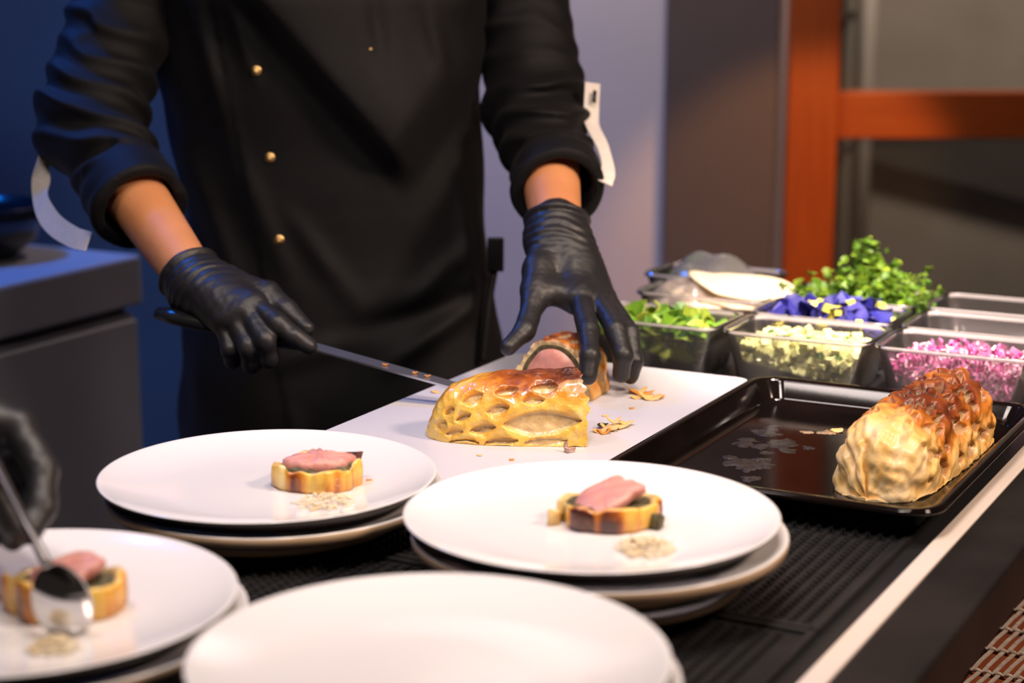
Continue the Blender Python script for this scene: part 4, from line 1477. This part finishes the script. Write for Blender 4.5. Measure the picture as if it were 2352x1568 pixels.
def jacket_fn(X):
    x, y, z = X[..., 0], X[..., 1], X[..., 2]
    cx, wd, dp = np.interp(z, TZ, TX), np.interp(z, TZ, TWd), np.interp(z, TZ, TDp)
    ex, ey = np.abs((x - cx) / wd), np.abs((y - 2.275) / dp)
    n = 2.4
    r = (ex ** n + ey ** n) ** (1 / n)
    D = (r - 1) * np.minimum(wd, dp) * 1.05
    D = smin(D, cap(X, SHR, SHL, 0.068, 0.068), 0.06)
    D = smax(D, 0.62 - z, 0.01)
    front = sstep(2.28, 2.19, y)
    d1 = (x + 0.274) * 0.761 + (z - 1.292) * 0.649
    d2 = (x + 0.108) * -0.853 + (z - 1.098) * 0.52
    d1 = d1 + 0.022
    disp = 0.042 * sstep(-0.020, 0.020, d1) * sstep(-0.012, 0.045, d2) * (1 - 0.92 * sstep(0.012, 0.15, d1))
    for x0, z0, x1, z1, w_, a_ in DRAPES:
        dx, dz = x1 - x0, z1 - z0
        L2 = dx * dx + dz * dz
        t = np.clip(((x - x0) * dx + (z - z0) * dz) / L2, 0, 1)
        dd = (x - x0 - t * dx) ** 2 + (z - z0 - t * dz) ** 2
        disp = disp + a_ * np.exp(-dd / (w_ * w_)) * np.sin(PI * np.clip(t * 0.8 + 0.1, 0, 1))
    # overlapping front panel edge
    xe = -0.352 + 0.16 * (1.30 - z)
    disp = disp + 0.003 * sstep(xe, xe + 0.003, x)
    disp = disp * front + 0.003 * noise3(x, y, z, 22, 3)
    return D - disp


jk = cpt('jacket', nets(jacket_fn, (-0.50, 2.04, 0.60), (0.08, 2.46, 1.54), 0.0045), 'jacket')


def sleeve_fn(sh, el, cu, r0, r1, r2, skin_r, seed, wr):
    sh, el, cu, wr = map(np.array, (sh, el, cu, wr))
    ax1 = (el - sh) / np.linalg.norm(el - sh)
    ax2 = (cu - el) / np.linalg.norm(cu - el)

    def fn(X):
        D = smin(cap(X, sh, el, r0, r1), cap(X, el, cu - ax2 * 0.012, r1, r2 * 0.93), 0.03)
        # rolled cuff: two thick turns
        pa = (X - cu) @ ax2
        rad = np.sqrt(np.maximum(((X - cu) ** 2).sum(-1) - pa ** 2, 0))
        D = smin(D, np.maximum(np.abs(pa + 0.026) - 0.026, rad - r2) - 0.003, 0.010)
        D = smin(D, np.sqrt((rad - r2 * 0.97) ** 2 + (pa + 0.001) ** 2) - 0.006, 0.008)
        x, y, z = X[..., 0], X[..., 1], X[..., 2]
        q1 = (X - el) @ ax1
        q2 = (X - el) @ ax2
        nb = noise3(x, y, z, 16, seed)
        wr1 = 0.5 + 0.5 * np.exp(-(np.abs(q1 + 0.01) / 0.075) ** 2)
        ph1 = q1 * 150 + 1.5 * np.sin(np.arctan2(y - el[1], x - el[0]) + seed) + 2.6 * nb + 2.0 * noise3(x, y, z, 10, seed + 2)
        amp = 0.25 + 0.75 * sstep(-0.6, 0.5, noise3(x, y, z, 15, seed + 7))
        fold = (0.5 + 0.5 * np.sin(ph1)) ** 1.6
        D = D - 0.0120 * wr1 * amp * (fold - 0.45) * sstep(-0.01, 0.03, -pa - 0.04)
        D = D - 0.0034 * noise3(x, y, z, 30, seed + 5) - 0.0010 * np.sin(pa * 200 + 3 * nb) * sstep(-0.075, -0.04, pa)
        # open end, the forearm passes through
        D = smax(D, -np.maximum(cap(X, cu - ax2 * 0.035, cu + ax2 * 0.05, skin_r, skin_r * 1.05), -0.05 - pa), 0.004)
        D = np.maximum(D, pa - 0.008)
        return D
    return fn


slL = cpt('sleeve', nets(sleeve_fn(SHL, ELL, CUL, 0.070, 0.056, 0.0485, 0.0395, 3, WRL), (-0.08, 2.03, 1.01), (0.14, 2.44, 1.49), 0.0032), 'jacket')
slR = cpt('sleeve', nets(sleeve_fn(SHR, ELR, CUR, 0.066, 0.056, 0.0500, 0.0400, 6, WRR), (-0.62, 1.96, 0.99), (-0.36, 2.40, 1.49), 0.0032), 'jacket')


def trouser_fn(X):
    D = cap(X, (-0.33, 2.29, 0.62), (-0.11, 2.29, 0.64), 0.125, 0.125)
    for s in (-1, 1):
        D = smin(D, cap(X, (-0.22 + s * 0.095, 2.29, 0.80), (-0.22 + s * 0.10, 2.29, 0.45), 0.112, 0.085), 0.03)
        D = smin(D, cap(X, (-0.22 + s * 0.10, 2.29, 0.45), (-0.22 + s * 0.105, 2.31, 0.09), 0.085, 0.070), 0.02)
    return smax(D, 0.055 - X[..., 2], 0.01) + 0.004 * noise3(X[..., 0], X[..., 1], X[..., 2], 24, 2)


cpt('trousers', nets(trouser_fn, (-0.50, 2.10, 0.03), (0.06, 2.46, 0.95), 0.010), 'trouser')
for s in (-1, 1):
    def shoe_fn(X, s=s):
        xx = -0.22 + s * 0.105
        D = smin(cap(X, (xx, 2.33, 0.045), (xx + s * 0.012, 2.12, 0.035), 0.045, 0.040), cap(X, (xx, 2.32, 0.05), (xx, 2.315, 0.10), 0.046, 0.050), 0.04)
        return smax(D, 0.001 - X[..., 2], 0.004)
    cpt('shoe', nets(shoe_fn, (-0.22 + s * 0.105 - 0.08, 2.05, -0.01), (-0.22 + s * 0.105 + 0.08, 2.40, 0.17), 0.008), 'handle')

gl = cpt('glove', nets(glove_fn(LHJ, 'imrp', 't', 0.0335, (0.02, 0.62, 0.78), 1, web=True), *bounds(LHJ), 0.0017), 'glove')
gr = cpt('glove', nets(glove_fn(RHJ, 'imrp', 't', 0.0320, (-0.55, 0.62, 0.55), 5), *bounds(RHJ), 0.0017), 'glove')

# brass buttons on the jacket front, found by marching in from the front
def front_y(x, z):
    ys = np.linspace(2.06, 2.26, 401)
    P_ = np.stack([np.full(401, x), ys, np.full(401, z)], 1).astype(np.float32)
    d = jacket_fn(P_[None, None])[0, 0]
    return float(ys[np.argmax(d < 0)])


bv, bf = lathe([(0.0, 0.0), (0.0065, 0.0), (0.0068, 0.0012), (0.0060, 0.0026), (0.0035, 0.0034), (0.0, 0.0036)], 24)
bv = np.stack([bv[:, 0], -bv[:, 2], bv[:, 1]], 1)
for x, z in ((-0.2975, 1.2115), (-0.2855, 1.1095), (-0.2760, 1.0130)):
    yy = front_y(x, z)
    cpt('button', (bv + np.array([x, yy + 0.0004, z]), bf), 'brass').parent = jk
yy = front_y(-0.163, 1.237)
cpt('button', (bv * 0.3 + np.array([-0.163, yy + 0.0004, 1.237]), bf), 'brass').parent = jk

# white roll-up tabs on the sleeves
pth = smoothpath([(-0.5430, 2.130, 1.150), (-0.5410, 2.120, 1.124), (-0.5440, 2.105, 1.090), (-0.5400, 2.085, 1.065), (-0.5200, 2.055, 1.046), (-0.4900, 2.020, 1.036), (-0.468, 2.000, 1.034)], 8)
n_ = len(pth)
tt_ = np.linspace(0, 1, n_)
cpt('sleeve_tab', ribbon(pth, np.interp(tt_, [0, 0.3, 0.6, 1], [0.017, 0.020, 0.026, 0.022]), [np.array([0.15, 1, 0.1]) * (1 - min(1, 2.0 * t)) + np.array([0.40, 0.20, 0.90]) * min(1, 2.0 * t) for t in tt_], 0.0012), 'strap', smooth=False).parent = slR
pth = smoothpath([(0.0960, 2.195, 1.194), (0.0945, 2.185, 1.166), (0.0945, 2.170, 1.148), (0.1050, 2.130, 1.126), (0.1105, 2.095, 1.104), (0.1050, 2.062, 1.091)], 8)
n_ = len(pth)
tt_ = np.linspace(0, 1, n_)
cpt('sleeve_tab', ribbon(pth, np.interp(tt_, [0, 0.3, 0.5, 1], [0.019, 0.019, 0.018, 0.018]), [np.array([1, 0.35, 0.0]) * (1 - sstep(0.30, 0.5, t)) + np.array([0.25, 1.0, 0.35]) * sstep(0.30, 0.5, t) for t in tt_], 0.0012), 'strap', smooth=False).parent = slL
cpt('tab_buttonhole', ribbon([(0.0985, 2.1860, 1.186), (0.0972, 2.1800, 1.172)], [0.0045, 0.0045], [(1, 0.35, 0)] * 2, 0.0012), 'handle').parent = slL
# apron string knot at the hip
cpt('waist_tie', joinvf([box(-0.030, -0.010, 2.20, 2.22, 0.965, 1.005), tube([(-0.02, 2.215, 0.975), (-0.028, 2.195, 0.93), (-0.035, 2.17, 0.86)], 0.005, 8)]), 'jacket', bevel=0.003)

# ------------------------------------------------------------------ the knife in the chef's hand
KE, KG, KT = np.array([-0.3745, 1.898, 0.9740]), np.array([-0.2150, 1.8420, 0.9525]), np.array([0.0200, 1.7590, 0.9060])
kn = thing('slicing_knife', 'long slicing knife with black handle held flat behind the cut wellington', 'knife', tuple(KG))
ax = (KT - KG) / np.linalg.norm(KT - KG)
side = np.cross((0, 0, 1), ax)
side /= np.linalg.norm(side)
upn = np.cross(ax, side)
side = side * math.cos(R(8)) + upn * math.sin(R(8))
upn = np.cross(ax, side)
Lb = np.linalg.norm(KT - KG)
loops = []
for t in np.linspace(0, 1, 16):
    c = KG + ax * Lb * t
    w_ = 0.019 * (1 - 0.25 * t) * (1 if t < 0.85 else math.sqrt(max(1e-4, 1 - ((t - 0.85) / 0.151) ** 2)))
    th_ = 0.0011
    loops.append([c + side * w_ * 0.5 - upn * 0.0002, c - side * w_ * 0.5 - upn * th_, c - side * w_ * 0.5 + upn * th_, c + side * w_ * 0.5 + upn * 0.0002])
bld = part('blade', loft(loops, True, True, True), MT['blade'], kn, False, loc=kn.location)
hl = []
for t, rr in zip(np.linspace(0, 1, 9), (0.008, 0.0115, 0.012, 0.0115, 0.011, 0.0115, 0.012, 0.0115, 0.010)):
    c = KE + (KG - KE) * t
    a_ = np.linspace(0, 2 * PI, 16, endpoint=False)
    hl.append(c + rr * 1.15 * np.cos(a_)[:, None] * side + rr * 0.75 * np.sin(a_)[:, None] * upn)
part('handle', loft(hl, True, True, True), MT['handle'], kn, loc=kn.location)
for i, t in enumerate((0.40, 0.54, 0.60, 0.73)):
    c = KG + ax * Lb * t * 0.92
    v_, f_ = flake(c[0], c[1], c[2] + 0.0012, 0.0032, 140 + i)
    part('stuck_crumb', (v_, f_), MT['crumbdark'], bld, False, loc=kn.location)

# ------------------------------------------------------------------ second person: gloved hand with a spoon
H2J = dict(wrist=(-0.4050, 1.205, 1.062),
           t0=(-0.3720, 1.180, 1.045), t1=(-0.3480, 1.160, 1.030), t2=(-0.3330, 1.148, 1.012), t3=(-0.3210, 1.142, 0.994),
           i0=(-0.3330, 1.205, 1.046), i1=(-0.3120, 1.185, 1.022), i2=(-0.3090, 1.165, 1.002), i3=(-0.3140, 1.150, 0.990),
           m0=(-0.3420, 1.220, 1.036), m1=(-0.3190, 1.200, 1.006), m2=(-0.3200, 1.180, 0.988), m3=(-0.3280, 1.163, 0.982),
           r0=(-0.3540, 1.230, 1.026), r1=(-0.3350, 1.212, 0.996), r2=(-0.3370, 1.192, 0.982), r3=(-0.3440, 1.176, 0.980),
           p0=(-0.3680, 1.236, 1.018), p1=(-0.3520, 1.222, 0.992), p2=(-0.3540, 1.206, 0.980), p3=(-0.3600, 1.194, 0.980))
H2J = {k: (v[0] - 0.004, v[1], v[2] - 0.016) for k, v in H2J.items()}
p2 = thing('person', 'person in black glove reaching in with a spoon over the slice', 'person', (-0.95, 1.25, 0))
S2, E2_, C2, W2_ = (-0.745, 1.20, 1.405), (-0.680, 1.16, 1.120), (-0.540, 1.185, 1.090), H2J['wrist']
S2b, E2b, C2b, W2b = (-1.150, 1.25, 1.405), (-1.190, 1.22, 1.110), (-1.170, 1.10, 0.960), (-1.165, 1.06, 0.915)


def p2part(name, vf, m, **k):
    return part(name, vf, MT[m], p2, True, loc=p2.location, **k)


def body2_fn(X):
    D = body_core(X)
    for sh, el, wr in ((S2, E2_, W2_), (S2b, E2b, W2b)):
        D = smin(D, cap(X, sh, el, 0.050, 0.040), 0.03)
        D = smin(D, cap(X, el, wr, 0.040, 0.028), 0.02)
    return D


def body_core(X):
    Y_ = X - np.array([-0.72, -1.03, 0.0], np.float32)
    D = cap(Y_, (-0.22, 2.29, 0.95), (-0.23, 2.29, 1.30), 0.105, 0.125)
    D = smin(D, cap(Y_, (-0.43, 2.29, 1.405), (-0.03, 2.29, 1.405), 0.060, 0.060), 0.08)
    D = smin(D, cap(Y_, (-0.23, 2.29, 1.38), (-0.23, 2.26, 1.52), 0.062, 0.055), 0.04)
    h = smin(cap(Y_, (-0.23, 2.255, 1.645), (-0.23, 2.285, 1.665), 0.088, 0.090), cap(Y_, (-0.23, 2.235, 1.555), (-0.23, 2.225, 1.575), 0.050, 0.060), 0.05)
    h = smin(h, cap(Y_, (-0.23, 2.165, 1.640), (-0.23, 2.150, 1.608), 0.011, 0.016), 0.015)
    return smin(D, h, 0.03)


p2part('body', nets(body2_fn, (-1.28, 0.98, 0.80), (-0.36, 1.45, 1.80), 0.010), 'skin')


def jacket2_fn(X):
    x, y, z = X[..., 0] + 0.72, X[..., 1] + 1.03, X[..., 2]
    cx, wd, dp = np.interp(z, TZ, TX), np.interp(z, TZ, TWd), np.interp(z, TZ, TDp)
    r = (np.abs((x - cx) / wd) ** 2.4 + np.abs((y - 2.275) / dp) ** 2.4) ** (1 / 2.4)
    D = smax((r - 1) * np.minimum(wd, dp), 0.62 - z, 0.01)
    for sh, el, cu in ((S2, E2_, C2), (S2b, E2b, C2b)):
        D = smin(D, smin(cap(X, sh, el, 0.068, 0.056), cap(X, el, cu, 0.056, 0.050), 0.03), 0.03)
    return D - 0.004 * noise3(X[..., 0], X[..., 1], z, 24, 3)


p2part('jacket', nets(jacket2_fn, (-1.30, 0.98, 0.58), (-0.46, 1.45, 1.54), 0.010), 'jacket')
tv, tf = nets(trouser_fn, (-0.50, 2.10, 0.0), (0.06, 2.46, 0.95), 0.014)
p2part('trousers', (tv + np.array([-0.73, -1.03, 0]), tf), 'trouser')
p2part('glove', nets(glove_fn(H2J, 'imrp', 't', 0.0320, (-0.9, 0.05, 0.25), 9), *bounds(H2J), 0.0024), 'glove')
H2K_ = {k: tuple(np.array(v) + np.array([0, 0, 0])) for k, v in H2J.items()}
h2b = dict(LHJ)
sh_ = np.array(W2b) - np.array(LHJ['wrist'])
h2b = {k: tuple(np.array([-(v[0] - 0.049) + W2b[0], v[1] - 1.985 + W2b[1], v[2] - 1.05 + W2b[2]])) for k, v in LHJ.items()}
p2part('glove', nets(glove_fn(h2b, 'imrp', 't', 0.0320, (0.02, 0.62, 0.78), 9), *bounds(h2b), 0.004), 'glove')

sp = thing('serving_spoon', 'polished metal spoon held over the slice by a gloved hand', 'spoon', (-0.277, 1.075, 0.945))
hp = smoothpath([(-0.3720, 1.205, 1.056), (-0.3430, 1.160, 1.024), (-0.3060, 1.102, 0.995), (-0.2880, 1.080, 0.9750)], 8)
hw = np.interp(np.linspace(0, 1, len(hp)), [0, 0.6, 1], [0.011, 0.006, 0.0065])
part('handle', ribbon(hp, hw, [(0.9, 0.3, 0.1)] * len(hp), 0.0022), MT['darksteel'], sp, loc=sp.location)
# bowl: egg shaped shell, hollow side away from the camera, hanging tip down
B0, B1 = np.array([-0.2880, 1.080, 0.9750]), np.array([-0.2745, 1.084, 0.9290])
bx_ = (B1 - B0) / np.linalg.norm(B1 - B0)
bs = np.array([1.0, 0.25, 0.0])
bs = bs - bx_ * (bs @ bx_)
bs /= np.linalg.norm(bs)
bn = np.cross(bx_, bs)
if bn[1] > 0:
    bn = -bn
Lq = np.linalg.norm(B1 - B0)
nu, nv = 22, 16
shells = []
for off in (0.0, -0.0012):
    rows = []
    for i in range(nu):
        t = i / (nu - 1)
        hw_ = 0.0185 * math.sqrt(max(1e-5, 1 - ((t - 0.52) / 0.521) ** 2)) * (0.90 + 0.22 * t - 0.12 * t * t)
        rows.append([B0 + bx_ * Lq * 1.05 * t + bs * hw_ * s + bn * (0.0085 * (1 - s * s) * (1 - (2 * t - 1) ** 2) + off) for s in np.linspace(-1, 1, nv)])
    shells.append(rows)
v_, f_ = loft(shells[0], False)
v2_, f2_ = loft(shells[1], False)
f2_ = [q[::-1] for q in f2_]
rimF = []
nn_ = nu * nv
for i in range(nu - 1):
    for j in (0, nv - 1):
        a_, b_ = i * nv + j, (i + 1) * nv + j
        rimF.append((a_, b_, b_ + nn_, a_ + nn_))
for j in range(nv - 1):
    for i in (0, nu - 1):
        a_, b_ = i * nv + j, i * nv + j + 1
        rimF.append((a_, b_, b_ + nn_, a_ + nn_))
part('bowl', (np.vstack([v_, v2_]), f_ + [tuple(k + nn_ for k in q) for q in f2_] + rimF), MT['steel'], sp, loc=sp.location)
